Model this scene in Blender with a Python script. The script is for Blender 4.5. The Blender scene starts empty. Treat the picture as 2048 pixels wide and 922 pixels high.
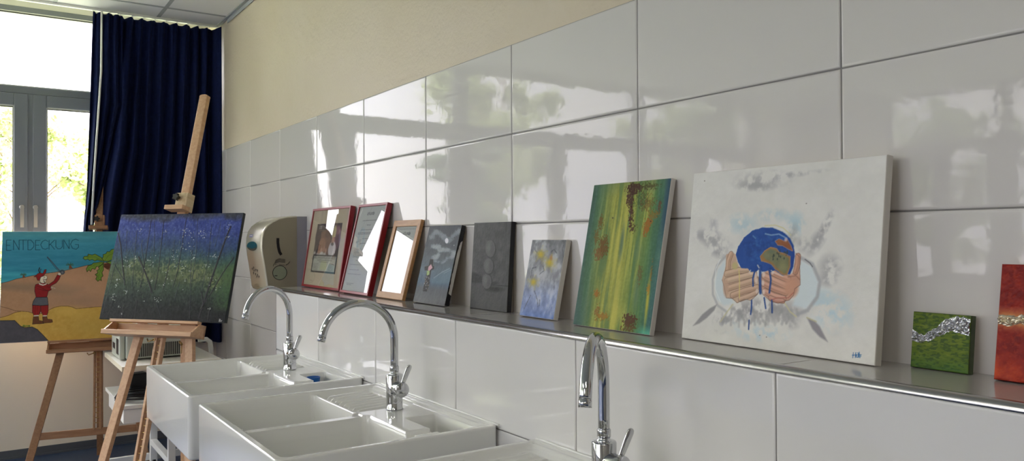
import bpy, bmesh, math, random
import numpy as np
from mathutils import Vector, Matrix

random.seed(7)
RNG = np.random.default_rng(11)
PI = math.pi
SC = bpy.context.scene
COL = SC.collection

# ------------------------------------------------------------------ camera
CAM = np.array([-1.46258, -0.95791, 1.40103])
FW = np.array([0.56098475, 0.82776817, 0.00979615])
RT = np.array([0.82782505, -0.56096389, -0.0050194])
UP = np.array([-0.00134038, -0.01092531, 0.99993942])
FPX = 1581.96
cd = bpy.data.cameras.new('camera')
cam = bpy.data.objects.new('camera', cd)
COL.objects.link(cam)
M3 = Matrix([[RT[i], UP[i], -FW[i]] for i in range(3)])
cam.matrix_world = Matrix.Translation(Vector(CAM)) @ M3.to_4x4()
cd.sensor_width = 36.0
cd.lens = FPX / 2048 * 36.0
cd.clip_start = 0.02
cd.clip_end = 300
SC.camera = cam

# ------------------------------------------------------------------ materials
def srgb(c):
    c = np.asarray(c, dtype=float) / 255.0
    return np.where(c <= 0.04045, c / 12.92, ((c + 0.055) / 1.055) ** 2.4)

def mat(name, col=(200, 200, 200), rough=0.5, metal=0.0, spec=0.5, coat=0.0, bump=None, vary=None, attr=False, ior=None, coords='Object'):
    """procedural principled material. bump=(scale, strength, dist[, detail]); vary=(scale, other colour, contrast)"""
    m = bpy.data.materials.new(name)
    m.use_nodes = True
    nt = m.node_tree
    b = nt.nodes['Principled BSDF']
    c = tuple(srgb(col)) + (1,)
    b.inputs['Base Color'].default_value = c
    b.inputs['Roughness'].default_value = rough
    b.inputs['Metallic'].default_value = metal
    b.inputs['Specular IOR Level'].default_value = spec
    b.inputs['Coat Weight'].default_value = coat
    b.inputs['Coat Roughness'].default_value = 0.08
    if ior:
        b.inputs['IOR'].default_value = ior
    tc = nt.nodes.new('ShaderNodeTexCoord')
    if attr:
        a = nt.nodes.new('ShaderNodeAttribute')
        a.attribute_name = 'paint'
        nt.links.new(a.outputs['Color'], b.inputs['Base Color'])
    elif vary:
        n = nt.nodes.new('ShaderNodeTexNoise')
        n.inputs['Scale'].default_value = vary[0]
        n.inputs['Detail'].default_value = 5
        nt.links.new(tc.outputs[coords], n.inputs['Vector'])
        r = nt.nodes.new('ShaderNodeValToRGB')
        k = vary[2] if len(vary) > 2 else 0.2
        r.color_ramp.elements[0].position = 0.5 - k
        r.color_ramp.elements[1].position = 0.5 + k
        r.color_ramp.elements[0].color = c
        r.color_ramp.elements[1].color = tuple(srgb(vary[1])) + (1,)
        nt.links.new(n.outputs['Fac'], r.inputs['Fac'])
        nt.links.new(r.outputs['Color'], b.inputs['Base Color'])
    if bump:
        n = nt.nodes.new('ShaderNodeTexNoise')
        n.inputs['Scale'].default_value = bump[0]
        n.inputs['Detail'].default_value = bump[3] if len(bump) > 3 else 3
        nt.links.new(tc.outputs[coords], n.inputs['Vector'])
        bp = nt.nodes.new('ShaderNodeBump')
        bp.inputs['Strength'].default_value = bump[1]
        bp.inputs['Distance'].default_value = bump[2]
        nt.links.new(n.outputs['Fac'], bp.inputs['Height'])
        nt.links.new(bp.outputs['Normal'], b.inputs['Normal'])
    return m

def wood_mat(name, c1, c2, rough=0.42, axis='Z', scale=14):
    m = mat(name, c1, rough)
    nt = m.node_tree
    b = nt.nodes['Principled BSDF']
    tc = nt.nodes.new('ShaderNodeTexCoord')
    mp = nt.nodes.new('ShaderNodeMapping')
    s = {'X': (0.12, 1, 1), 'Y': (1, 0.12, 1), 'Z': (1, 1, 0.12)}[axis]
    mp.inputs['Scale'].default_value = [v * scale for v in s]
    nt.links.new(tc.outputs['Object'], mp.inputs['Vector'])
    n = nt.nodes.new('ShaderNodeTexNoise')
    n.inputs['Scale'].default_value = 5
    n.inputs['Detail'].default_value = 6
    n.inputs['Distortion'].default_value = 0.6
    nt.links.new(mp.outputs['Vector'], n.inputs['Vector'])
    r = nt.nodes.new('ShaderNodeValToRGB')
    r.color_ramp.elements[0].position = 0.32
    r.color_ramp.elements[1].position = 0.68
    r.color_ramp.elements[0].color = tuple(srgb(c1)) + (1,)
    r.color_ramp.elements[1].color = tuple(srgb(c2)) + (1,)
    nt.links.new(n.outputs['Fac'], r.inputs['Fac'])
    nt.links.new(r.outputs['Color'], b.inputs['Base Color'])
    return m

def glass_mat(name, tint=(1, 1, 1), ior=1.45, rough=0.0, bump=None):
    m = bpy.data.materials.new(name)
    m.use_nodes = True
    nt = m.node_tree
    nt.nodes.clear()
    out = nt.nodes.new('ShaderNodeOutputMaterial')
    tr = nt.nodes.new('ShaderNodeBsdfTransparent')
    tr.inputs['Color'].default_value = tint + (1,)
    gl = nt.nodes.new('ShaderNodeBsdfGlossy')
    gl.inputs['Roughness'].default_value = rough
    fr = nt.nodes.new('ShaderNodeFresnel')
    ge = nt.nodes.new('ShaderNodeNewGeometry')
    mi = nt.nodes.new('ShaderNodeMix'); mi.data_type = 'FLOAT'
    mi.inputs[2].default_value = ior; mi.inputs[3].default_value = 1.0 / ior
    nt.links.new(ge.outputs['Backfacing'], mi.inputs[0])
    nt.links.new(mi.outputs[0], fr.inputs['IOR'])
    mx = nt.nodes.new('ShaderNodeMixShader')
    nt.links.new(fr.outputs['Fac'], mx.inputs['Fac'])
    nt.links.new(tr.outputs['BSDF'], mx.inputs[1])
    nt.links.new(gl.outputs['BSDF'], mx.inputs[2])
    nt.links.new(mx.outputs['Shader'], out.inputs['Surface'])
    return m

FILL_STRENGTH = 4.0  # emission of the added ceiling fill panels
MT = {}
MT['tile'] = mat('glazed_tile', (213, 210, 207), 0.035, spec=0.30, bump=(26, 0.10, 0.0016, 2))
MT['tile_front'] = mat('glazed_tile_lower', (222, 221, 219), 0.05, spec=0.45, bump=(22, 0.10, 0.0016, 2))
MT['ledge_tile'] = mat('glazed_ledge_tile', (178, 174, 170), 0.10, spec=0.35, bump=(20, 0.05, 0.001, 2))
MT['grout'] = mat('grout', (128, 126, 124), 0.8)
MT['steel_trim'] = mat('steel_trim', (190, 188, 186), 0.22, metal=1.0)
MT['plaster'] = mat('beige_plaster', (212, 200, 180), 0.5, vary=(2.2, (208, 194, 170), 0.3), bump=(70, .55, .004, 5))
MT['cream_panel'] = mat('cream_panel', (234, 224, 208), 0.45, vary=(1.5, (226, 216, 198), 0.3))
MT['white_wall'] = mat('white_wall', (225, 222, 214), 0.6)
MT['back_wall'] = mat('back_wall_paint', (150, 146, 138), 0.7)
MT['ceiling'] = mat('mineral_ceiling', (234, 234, 236), 0.9, bump=(220, 0.3, 0.001))
MT['tgrid'] = mat('ceiling_grid', (168, 172, 176), 0.6)
MT['floor'] = mat('blue_floor', (48, 66, 98), 0.55, vary=(60, (38, 54, 84), 0.2))
MT['skirting'] = mat('dark_skirting', (78, 82, 88), 0.5)
MT['winframe'] = mat('grey_window_frame', (112, 117, 124), 0.35)
MT['gasket'] = mat('black_gasket', (22, 22, 22), 0.5)
MT['bead'] = mat('silver_glazing_bead', (200, 200, 198), 0.3, metal=0.6)
MT['pane'] = glass_mat('window_glass', (0.97, 0.985, 0.98), 1.45)
MT['satin'] = mat('satin_aluminium', (205, 205, 205), 0.3, metal=1.0)
MT['chrome'] = mat('chrome', (198, 199, 201), 0.035, metal=1.0, bump=(30, 0.05, 0.0006))
MT['ceramic'] = mat('white_ceramic', (226, 226, 222), 0.07, spec=0.6)
MT['silicone'] = mat('white_silicone', (232, 232, 228), 0.25)
MT['beech'] = wood_mat('beech', (210, 170, 130), (194, 150, 112))
MT['beech_x'] = wood_mat('beech_crosswise', (212, 172, 132), (192, 148, 110), axis='X')
MT['beech_dark'] = wood_mat('tan_beech', (160, 118, 82), (140, 98, 66))
MT['beech_dark_x'] = wood_mat('tan_beech_crosswise', (160, 116, 82), (136, 94, 62), axis='X')
MT['plywood'] = wood_mat('pale_wood', (206, 186, 150), (190, 166, 128))
MT['brass'] = mat('brass', (168, 140, 92), 0.4, metal=1.0)
MT['black_plastic'] = mat('black_plastic', (16, 16, 18), 0.4)
MT['curtain'] = mat('navy_curtain', (24, 34, 74), 0.9, spec=0.12, vary=(40, (19, 28, 62), 0.2), bump=(600, 0.3, 0.0005))
MT['white_metal'] = mat('white_metal', (228, 228, 224), 0.35)
MT['white_laminate'] = mat('white_laminate', (232, 230, 224), 0.35)
MT['edge_band'] = mat('cream_edge_band', (225, 215, 190), 0.45)
MT['device'] = mat('beige_device_plastic', (176, 180, 168), 0.5)
MT['canvas'] = mat('raw_canvas', (214, 210, 203), 0.75, bump=(900, 0.3, 0.0004))
MT['canvas_back'] = mat('canvas_back', (200, 190, 168), 0.85)
MT['paint'] = mat('painted_surface', rough=0.5, spec=0.22, attr=True, bump=(420, 0.35, 0.0006))
MT['paint_gloss'] = mat('varnished_surface', rough=0.42, spec=0.2, attr=True, bump=(300, 0.35, 0.0006))
MT['paper'] = mat('printed_paper', rough=0.6, attr=True)
MT['frame_glass'] = glass_mat('picture_glass', (0.96, 0.96, 0.96), 1.6)
MT['red_frame'] = mat('dark_red_lacquer', (140, 22, 34), 0.28, spec=0.6)
MT['oak'] = wood_mat('oak_frame', (186, 140, 92), (168, 122, 76), scale=20)
MT['oak_x'] = wood_mat('oak_frame_cross', (186, 140, 92), (168, 122, 76), axis='X', scale=20)
MT['disp_side'] = mat('taupe_plastic', (150, 142, 122), 0.33)
MT['disp_front'] = mat('pearl_beige_plastic', (206, 199, 180), 0.22, metal=0.25)
MT['disp_back'] = mat('grey_plastic', (146, 144, 152), 0.4)
MT['smoke_lens'] = mat('smoked_lens', (38, 78, 88), 0.08, spec=0.8)
MT['dark_print'] = mat('dark_print', (40, 38, 34), 0.5)
MT['green_lens'] = mat('greenish_window', (142, 150, 128), 0.12, spec=0.7)
MT['blue_label'] = mat('blue_label', (40, 44, 150), 0.3)
MT['white_print'] = mat('white_print', (235, 235, 235), 0.5)
MT['blue_cup'] = mat('blue_plastic_cup', (20, 96, 176), 0.35)
MT['foil'] = mat('crumpled_foil', (190, 192, 196), 0.22, metal=0.9)
MT['bark'] = mat('bark', (118, 100, 82), 0.9, vary=(6, (84, 70, 58), 0.2))
MT['lawn'] = mat('lawn', (128, 134, 104), 0.9, vary=(3, (108, 118, 86), 0.2))
def leaf_mat(name, col):
    m = mat(name, col, 0.6)
    nt = m.node_tree
    b = nt.nodes['Principled BSDF']
    out = nt.nodes['Material Output']
    tl = nt.nodes.new('ShaderNodeBsdfTranslucent')
    tl.inputs['Color'].default_value = tuple(srgb(col)) + (1,)
    mx = nt.nodes.new('ShaderNodeMixShader')
    mx.inputs['Fac'].default_value = 0.5
    nt.links.new(b.outputs['BSDF'], mx.inputs[1])
    nt.links.new(tl.outputs['BSDF'], mx.inputs[2])
    nt.links.new(mx.outputs['Shader'], out.inputs['Surface'])
    return m
MT['leaf_light'] = leaf_mat('spring_leaves', (150, 160, 104))
MT['leaf_mid'] = leaf_mat('green_leaves', (118, 132, 92))
MT['leaf_dark'] = leaf_mat('spruce_needles', (70, 92, 58))

# ------------------------------------------------------------------ mesh helpers
class MB:
    """collects shapes; build() links them as ONE mesh object"""
    def __init__(s):
        s.v = []; s.f = []; s.sm = []; s.mi = []; s.n = 0; s.cur = 0
    def add(s, verts, faces, smooth=False):
        s.v.extend([tuple(map(float, p)) for p in verts])
        for f in faces:
            s.f.append(tuple(i + s.n for i in f)); s.sm.append(smooth); s.mi.append(s.cur)
        s.n += len(verts)
        return s
    def box(s, x0, x1, y0, y1, z0, z1, bev=0.0, M=None):
        bv = min(bev, (x1 - x0) * .45, (y1 - y0) * .45, (z1 - z0) * .45)
        if bv <= 0:
            vs = [(x, y, z) for x in (x0, x1) for y in (y0, y1) for z in (z0, z1)]
            fs = [(0, 1, 3, 2), (4, 6, 7, 5), (0, 4, 5, 1), (2, 3, 7, 6), (0, 2, 6, 4), (1, 5, 7, 3)]
        else:
            bm = bmesh.new()
            bmesh.ops.create_cube(bm, size=1)
            for q in bm.verts:
                q.co = Vector((x0 + (q.co.x + .5) * (x1 - x0), y0 + (q.co.y + .5) * (y1 - y0), z0 + (q.co.z + .5) * (z1 - z0)))
            bmesh.ops.bevel(bm, geom=list(bm.edges), offset=bv, segments=2 if bv > 0.0015 else 1, profile=0.5, affect='EDGES')
            bm.verts.index_update()
            vs = [tuple(q.co) for q in bm.verts]
            fs = [tuple(q.index for q in f.verts) for f in bm.faces]
            bm.free()
        if M is not None:
            vs = [tuple(M @ Vector(p)) for p in vs]
        return s.add(vs, fs)
    def tube(s, pts, r, n=12, caps=True, smooth=True):
        pts = [np.array(p, float) for p in pts]
        rs = r if hasattr(r, '__len__') else [r] * len(pts)
        T = []
        for i in range(len(pts)):
            a = pts[max(i - 1, 0)]; b = pts[min(i + 1, len(pts) - 1)]
            t = b - a; T.append(t / (np.linalg.norm(t) + 1e-12))
        ref = np.array([0, 0, 1.0]) if abs(T[0][2]) < .9 else np.array([1.0, 0, 0])
        u = np.cross(T[0], ref); u /= np.linalg.norm(u)
        vs = []; fs = []
        for i, p in enumerate(pts):
            u = u - T[i] * (u @ T[i]); u /= np.linalg.norm(u)
            w = np.cross(T[i], u)
            for k in range(n):
                a = 2 * PI * k / n
                vs.append(p + rs[i] * (u * math.cos(a) + w * math.sin(a)))
        for i in range(len(pts) - 1):
            for k in range(n):
                fs.append((i * n + k, i * n + (k + 1) % n, (i + 1) * n + (k + 1) % n, (i + 1) * n + k))
        s.add(vs, fs, smooth)
        if caps:
            m = s.n - len(vs)
            s.f.append(tuple(m + k for k in range(n))[::-1]); s.sm.append(False); s.mi.append(s.cur)
            m2 = m + (len(pts) - 1) * n
            s.f.append(tuple(m2 + k for k in range(n))); s.sm.append(False); s.mi.append(s.cur)
        return s
    def bar(s, p, q, w, d, side=(0, 0, 1), bev=0.0015, w2=None):
        """rectangular bar from p to q; w along `side`-perpendicular (in plane with side), d along the other"""
        p = np.array(p, float); q = np.array(q, float)
        L = np.linalg.norm(q - p); t = (q - p) / L
        sd = np.array(side, float); sd = sd - t * (sd @ t); sd /= np.linalg.norm(sd)
        o = np.cross(t, sd)
        M = Matrix([[sd[0], o[0], t[0], p[0]], [sd[1], o[1], t[1], p[1]], [sd[2], o[2], t[2], p[2]], [0, 0, 0, 1]])
        return s.box(-w / 2, w / 2, -d / 2, d / 2, 0, L, bev, M)
    def prism(s, poly, axis, a0, a1, smooth=False, M=None):
        """extrude 2D polygon; axis 'x' -> poly is (y,z); 'y' -> (x,z); 'z' -> (x,y)"""
        def P(u, v, a):
            return {'x': (a, u, v), 'y': (u, a, v), 'z': (u, v, a)}[axis]
        n = len(poly)
        vs = [P(u, v, a0) for u, v in poly] + [P(u, v, a1) for u, v in poly]
        if M is not None:
            vs = [tuple(M @ Vector(p)) for p in vs]
        fs = [(i, (i + 1) % n, n + (i + 1) % n, n + i) for i in range(n)]
        s.add(vs, fs, smooth)
        m = s.n - 2 * n
        s.f.append(tuple(m + i for i in range(n))[::-1]); s.sm.append(False); s.mi.append(s.cur)
        s.f.append(tuple(m + n + i for i in range(n))); s.sm.append(False); s.mi.append(s.cur)
        return s
    def lathe(s, prof, n=24, M=None, smooth=True):
        vs = []; fs = []
        for r, z in prof:
            for k in range(n):
                a = 2 * PI * k / n
                vs.append((r * math.cos(a), r * math.sin(a), z))
        if M is not None:
            vs = [tuple(M @ Vector(p)) for p in vs]
        for i in range(len(prof) - 1):
            for k in range(n):
                fs.append((i * n + k, i * n + (k + 1) % n, (i + 1) * n + (k + 1) % n, (i + 1) * n + k))
        return s.add(vs, fs, smooth)
    def build(s, name, mats, parent=None, fixn=True, loc=None):
        me = bpy.data.meshes.new(name)
        me.from_pydata(s.v, [], s.f)
        me.polygons.foreach_set('use_smooth', s.sm)
        if not isinstance(mats, (list, tuple)):
            mats = [mats]
        for m in mats:
            me.materials.append(m)
        me.polygons.foreach_set('material_index', s.mi)
        if fixn:
            bm = bmesh.new(); bm.from_mesh(me)
            bmesh.ops.recalc_face_normals(bm, faces=bm.faces)
            bm.to_mesh(me); bm.free()
        me.update()
        o = bpy.data.objects.new(name, me)
        COL.objects.link(o)
        if parent is not None:
            o.parent = parent
        if loc is not None:
            o.location = loc
        return o

def tag(o, label=None, cat=None, group=None, kind=None):
    if label: o['label'] = label
    if cat: o['category'] = cat
    if group: o['group'] = group
    if kind: o['kind'] = kind
    return o

def empty(name, loc=(0, 0, 0), rz=0.0, M=None):
    o = bpy.data.objects.new(name, None)
    COL.objects.link(o)
    o.empty_display_size = 0.05
    if M is not None:
        o.matrix_world = M
    else:
        o.location = loc
        o.rotation_euler = (0, 0, rz)
    return o

def copy_tree(o, parent=None):
    c = o.copy(); COL.objects.link(c)
    if parent is not None:
        c.parent = parent
        c.matrix_parent_inverse = o.matrix_parent_inverse.copy()
    for ch in list(o.children):
        copy_tree(ch, c)
    return c

def grid_mesh(name, X, Y, Z, mat_, parent=None, smooth=True, colors=None, flip=False):
    """structured grid (rows, cols) of points -> mesh; optional per-point colour (linear)"""
    r, c = X.shape
    me = bpy.data.meshes.new(name)
    co = np.stack([X, Y, Z], -1).reshape(-1, 3).astype(np.float32)
    idx = np.arange(r * c).reshape(r, c)
    q = np.stack([idx[:-1, :-1], idx[:-1, 1:], idx[1:, 1:], idx[1:, :-1]], -1).reshape(-1, 4)
    if flip:
        q = q[:, ::-1]
    me.vertices.add(r * c)
    me.vertices.foreach_set('co', co.ravel())
    nf = len(q)
    me.loops.add(nf * 4)
    me.loops.foreach_set('vertex_index', q.ravel().astype(np.int32))
    me.polygons.add(nf)
    me.polygons.foreach_set('loop_start', np.arange(0, nf * 4, 4, dtype=np.int32))
    me.polygons.foreach_set('loop_total', np.full(nf, 4, dtype=np.int32))
    me.polygons.foreach_set('use_smooth', np.full(nf, smooth, dtype=bool))
    me.update(calc_edges=True)
    me.validate()
    if colors is not None:
        at = me.color_attributes.new('paint', 'FLOAT_COLOR', 'POINT')
        cc = np.ones((r * c, 4), np.float32)
        cc[:, :3] = colors.reshape(-1, 3)
        at.data.foreach_set('color', cc.ravel())
    me.materials.append(mat_)
    o = bpy.data.objects.new(name, me)
    COL.objects.link(o)
    if parent is not None:
        o.parent = parent
    return o

# ------------------------------------------------------------------ noise + paint tools
def vnoise(U, V, seed=0):
    r = np.random.default_rng(seed)
    T = r.random((256, 256))
    iu = np.floor(U).astype(int); iv = np.floor(V).astype(int)
    fu = U - iu; fv = V - iv
    fu = fu * fu * (3 - 2 * fu); fv = fv * fv * (3 - 2 * fv)
    a = T[iu % 256, iv % 256]; b = T[(iu + 1) % 256, iv % 256]
    c = T[iu % 256, (iv + 1) % 256]; d = T[(iu + 1) % 256, (iv + 1) % 256]
    return (a * (1 - fu) + b * fu) * (1 - fv) + (c * (1 - fu) + d * fu) * fv

def fbm(U, V, seed=0, o=4):
    s = 0; a = 0.5; t = 0
    for k in range(o):
        s = s + a * vnoise(U * 2 ** k + 17 * k, V * 2 ** k + 5 * k, seed + k)
        t += a; a *= .55
    return s / t

class Art:
    """a picture surface: colour and relief on a fine grid. Features are given in the coordinates of a
    view of the picture (origin, scale) that a homography maps onto the canvas."""
    def __init__(s, w, h, quad, res):
        s.w = w; s.h = h
        s.nx = max(4, int(round(w / res))) + 1; s.ny = max(4, int(round(h / res))) + 1
        s.x = np.linspace(0, w, s.nx); s.y = np.linspace(0, h, s.ny)
        s.X, s.Y = np.meshgrid(s.x, s.y)
        s.C = np.zeros((s.ny, s.nx, 3)) + 128.0
        s.Hh = np.zeros((s.ny, s.nx))
        # quad: bl, br, tl, tr  ->  (0,0),(w,0),(0,h),(w,h)
        A = []; 
        for (px, py), (u, v) in zip(quad, [(0, 0), (w, 0), (0, h), (w, h)]):
            A.append([px, py, 1, 0, 0, 0, -u * px, -u * py, -u]); A.append([0, 0, 0, px, py, 1, -v * px, -v * py, -v])
        s.Hm = np.linalg.svd(np.array(A))[2][-1].reshape(3, 3)
        s.o = (0, 0, 1.0)
    def view(s, ox, oy, k):
        s.o = (ox, oy, k); return s
    def q(s, p):
        x = s.o[0] + p[0] / s.o[2]; y = s.o[1] + p[1] / s.o[2]
        a = s.Hm @ np.array([x, y, 1.0]); return a[:2] / a[2]
    def pts(s, P): return np.array([s.q(p) for p in P])
    def blend(s, mask, col, sl=None, relief=0.0):
        if sl is None: sl = (slice(None), slice(None))
        m = mask[..., None]
        s.C[sl] = s.C[sl] * (1 - m) + np.asarray(col, float) * m
        if relief: s.Hh[sl] += mask * relief
    def _bb(s, P, pad):
        x0, y0 = P.min(0) - pad; x1, y1 = P.max(0) + pad
        i0 = np.searchsorted(s.x, x0); i1 = np.searchsorted(s.x, x1)
        j0 = np.searchsorted(s.y, y0); j1 = np.searchsorted(s.y, y1)
        return (slice(max(j0, 0), max(j1, j0 + 1)), slice(max(i0, 0), max(i1, i0 + 1)))
    def poly(s, P, col, a=1.0, soft=0.0008, jag=0.0, seed=1, relief=0.0, tex=0, raw=False):
        P = np.array(P, float) if raw else s.pts(P)
        sl = s._bb(P, soft * 3 + jag * 2)
        X = s.X[sl]; Y = s.Y[sl]
        if X.size == 0: return
        if jag:
            X = X + (fbm(X * 120, Y * 120, seed) - .5) * jag * 2
            Y = Y + (fbm(X * 120, Y * 120, seed + 9) - .5) * jag * 2
        ins = np.zeros(X.shape, bool); D = np.full(X.shape, 1e9)
        n = len(P)
        for i in range(n):
            x0, y0 = P[i]; x1, y1 = P[(i + 1) % n]
            c = ((y0 > Y) != (y1 > Y))
            with np.errstate(divide='ignore', invalid='ignore'):
                xi = (x1 - x0) * (Y - y0) / (y1 - y0 + 1e-15) + x0
            ins ^= c & (X < xi)
            D = np.minimum(D, s._sd(X, Y, P[i], P[(i + 1) % n]))
        sd = np.where(ins, -D, D)
        m = np.clip(0.5 - sd / (2 * soft), 0, 1) * a
        c = np.asarray(col, float)
        if tex:
            c = c + ((fbm(s.X[sl] * 60, s.Y[sl] * 60, seed + 3) - .5) * 2 * tex)[..., None]
        s.blend(m, c, sl, relief)
    @staticmethod
    def _sd(X, Y, a, b):
        dx, dy = b - a; L = dx * dx + dy * dy + 1e-15
        t = np.clip(((X - a[0]) * dx + (Y - a[1]) * dy) / L, 0, 1)
        return np.hypot(X - a[0] - t * dx, Y - a[1] - t * dy)
    def stroke(s, P, wd, col, a=1.0, soft=None, relief=0.0, raw=False, rough=0.0, seed=5):
        P = np.array(P, float) if raw else s.pts(P)
        soft = soft or max(0.0005, wd * .3)
        sl = s._bb(P, wd + soft * 2)
        X = s.X[sl]; Y = s.Y[sl]
        if X.size == 0: return
        D = np.full(X.shape, 1e9)
        for i in range(len(P) - 1):
            D = np.minimum(D, s._sd(X, Y, P[i], P[i + 1]))
        m = np.clip((wd / 2 + soft - D) / (2 * soft), 0, 1) * a
        if rough:
            m = m * np.clip((fbm(X * 300, Y * 300, seed) - .5) * rough * 6 + 1 - rough, 0, 1)
        s.blend(m, col, sl, relief)
    def closed(s, P, wd, col, a=1.0): s.stroke(list(P) + [P[0]], wd, col, a)
    def ell(s, c, rx, ry, col, a=1.0, soft=0.35, speck=0, seed=2, relief=0.0, ang=0.0):
        """ellipse given in view units"""
        P = s.pts([(c[0] + rx * math.cos(t) * math.cos(ang) - ry * math.sin(t) * math.sin(ang), c[1] + rx * math.cos(t) * math.sin(ang) + ry * math.sin(t) * math.cos(ang)) for t in np.linspace(0, 2 * PI, 17)[:-1]])
        cen = P.mean(0); d = P - cen
        e1 = d[0]; e2 = d[4]
        A = np.array([e1, e2]).T
        Ai = np.linalg.inv(A)
        sl = s._bb(cen + (P - cen) * (1 + soft), 0.001)
        X = s.X[sl] - cen[0]; Y = s.Y[sl] - cen[1]
        if X.size == 0: return
        r = np.hypot(Ai[0, 0] * X + Ai[0, 1] * Y, Ai[1, 0] * X + Ai[1, 1] * Y)
        m = np.clip((1 + soft - r) / (2 * soft), 0, 1)
        if speck:
            n = fbm(s.X[sl] * 330, s.Y[sl] * 260, seed, 2)
            m = np.clip((m * 1.0 + n * 1.25 - 1.22 + .12 * (speck - 1)) * 7, 0, 1)
        s.blend(m * a, col, sl, relief)
    def build(s, name, mat_, parent, relief=0.0006, tilez=0.0):
        lin = srgb(np.clip(s.C, 0, 255))
        lum = s.C.mean(-1)
        Z = s.Hh + tilez + (fbm(s.X * 90, s.Y * 90, 77, 4) - .5) * relief
        edge = np.minimum.reduce([s.X, s.w - s.X, s.Y, s.h - s.Y])
        Z = np.where(edge <= 1e-6, 0, Z + 0.0003)
        return grid_mesh(name, s.X - s.w / 2, s.Y, Z, mat_, parent, True, lin)

def plane_matrix(x, y, z, yaw, tilt):
    """local x = along the canvas, local y = up the canvas, local z = towards the viewer"""
    ya = math.radians(yaw); ti = math.radians(tilt)
    u = Vector((math.cos(ya), math.sin(ya), 0)); n = Vector((-math.sin(ya), math.cos(ya), 0))
    v = Vector((0, 0, 1)) * math.cos(ti) + n * math.sin(ti)
    w = u.cross(v)
    return Matrix([[u[i], v[i], w[i], (x, y, z)[i]] for i in range(3)] + [[0, 0, 0, 1]])

# ================================================================== SETTING
YW = 5.45          # window plane (in a deep niche)
YP = 5.07          # face of the boxed parapet below the windows
YC = 5.02          # edge of the suspended ceiling
ZS = 3.12          # soffit over the niche
XL = -7.0          # far (left) wall
YB = -3.2          # wall behind
ZC = 2.955         # ceiling
J1 = 1.745         # a joint height of the tiling
TH = 0.2963        # tile row height
TW = 0.60          # tile length
LZ = 1.1595        # top of the ledge
BX = -0.217        # face of the installation box
BEND = 2.993       # its far end

# floor
fl = MB().box(XL - .1, 0.2, YB - .1, YW + .35, -0.12, 0.0).build('floor', MT['floor'])
tag(fl, kind='structure')
# ceiling with T grid and wall angle
cl = MB().box(XL - .1, 0.2, YB - .1, YC, ZC, ZC + .12).build('ceiling', MT['ceiling'])
MB().box(XL - .1, .2, YC, YW + .35, ZS, ZS + .1).build('window_soffit', MT['white_wall'], cl)
MB().box(XL, 0, YC - .002, YC + .012, ZC - .006, ZS).build('edge_fascia', MT['white_metal'], cl)
tag(cl, kind='structure')
g = MB()
x = -0.413
while x > XL:
    g.box(x - .012, x + .012, YB, YC - .01, ZC - .003, ZC + .001); x -= 0.625
y = 4.70
while y > YB:
    g.box(XL, 0, y - .012, y + .012, ZC - .003, ZC + .001); y -= 0.625
g.build('ceiling_grid', MT['tgrid'], cl)
wa = MB().box(-.024, 0, YB, YC - .01, ZC - .006, ZC).box(-.003, 0, YB, 4.75, ZC - .032, ZC - .004).build('trim_1', MT['tgrid'])
tag(wa, kind='structure')

# unseen fill panels added to the ceiling behind the camera to brighten the room
def emis(name, col, st):
    m = bpy.data.materials.new(name); m.use_nodes = True
    b = m.node_tree.nodes['Principled BSDF']
    b.inputs['Base Color'].default_value = (.8, .8, .8, 1)
    b.inputs['Emission Color'].default_value = col + (1,); b.inputs['Emission Strength'].default_value = st
    return m
MT['fill_glow'] = emis('fill_panel_glow', (1.0, .93, .84), FILL_STRENGTH)
for (lx, ly) in ((-2.3, -2.2), (-4.2, -2.2), (-4.2, .1), (-6.1, .1)):
    MB().box(lx - .31, lx + .31, ly - .62, ly + .62, ZC - .006, ZC + .002).build('fill_panel_frame', MT['tgrid'], cl)
    MB().box(lx - .28, lx + .28, ly - .59, ly + .59, ZC - .009, ZC - .0055).build('fill_panel', MT['fill_glow'], cl)

# plaster wall on the right with tile cladding
wr = MB().box(0.009, 0.15, YB, YW + .35, 0, ZS)
wr = wr.build('wall_right', MT['plaster']); tag(wr, kind='structure')
def plaster_relief():
    ys = np.arange(-0.4, YW, 0.0125); zs = np.arange(2.0, ZC, 0.0125)
    Yg, Zg = np.meshgrid(ys, zs)
    big = fbm(Yg * 1.1, Zg * 1.6, 31, 3)
    fine = fbm(Yg * 26, Zg * 20, 33, 4)
    mask = np.clip((big - .42) * 5, 0, 1) * np.clip((4.3 - Yg) * 1.2, 0, 1)
    cr = np.clip(1 - np.abs(fbm(Yg * 14, Zg * 10, 36, 3) - .5) * 26, 0, 1)
    X = 0.0065 - (fine - .5) * .007 * mask - cr * .0016 * mask
    # runs of filler and a scar just above the tiles
    for (yy, zz, L, a) in [(2.30, 2.035, .16, .0025), (1.98, 2.05, .07, .003), (3.2, 2.4, .02, .002)]:
        X -= a * np.exp(-((Yg - yy) / L) ** 2 - ((Zg - zz) / .006) ** 2)
    X = np.where(Zg > ZC - .02, 0.0065, X)
    o = grid_mesh('plaster_skim', X, Yg, Zg, MT['plaster'], wr, True, flip=False)
    me = o.data
    return o
plaster_relief()

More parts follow.
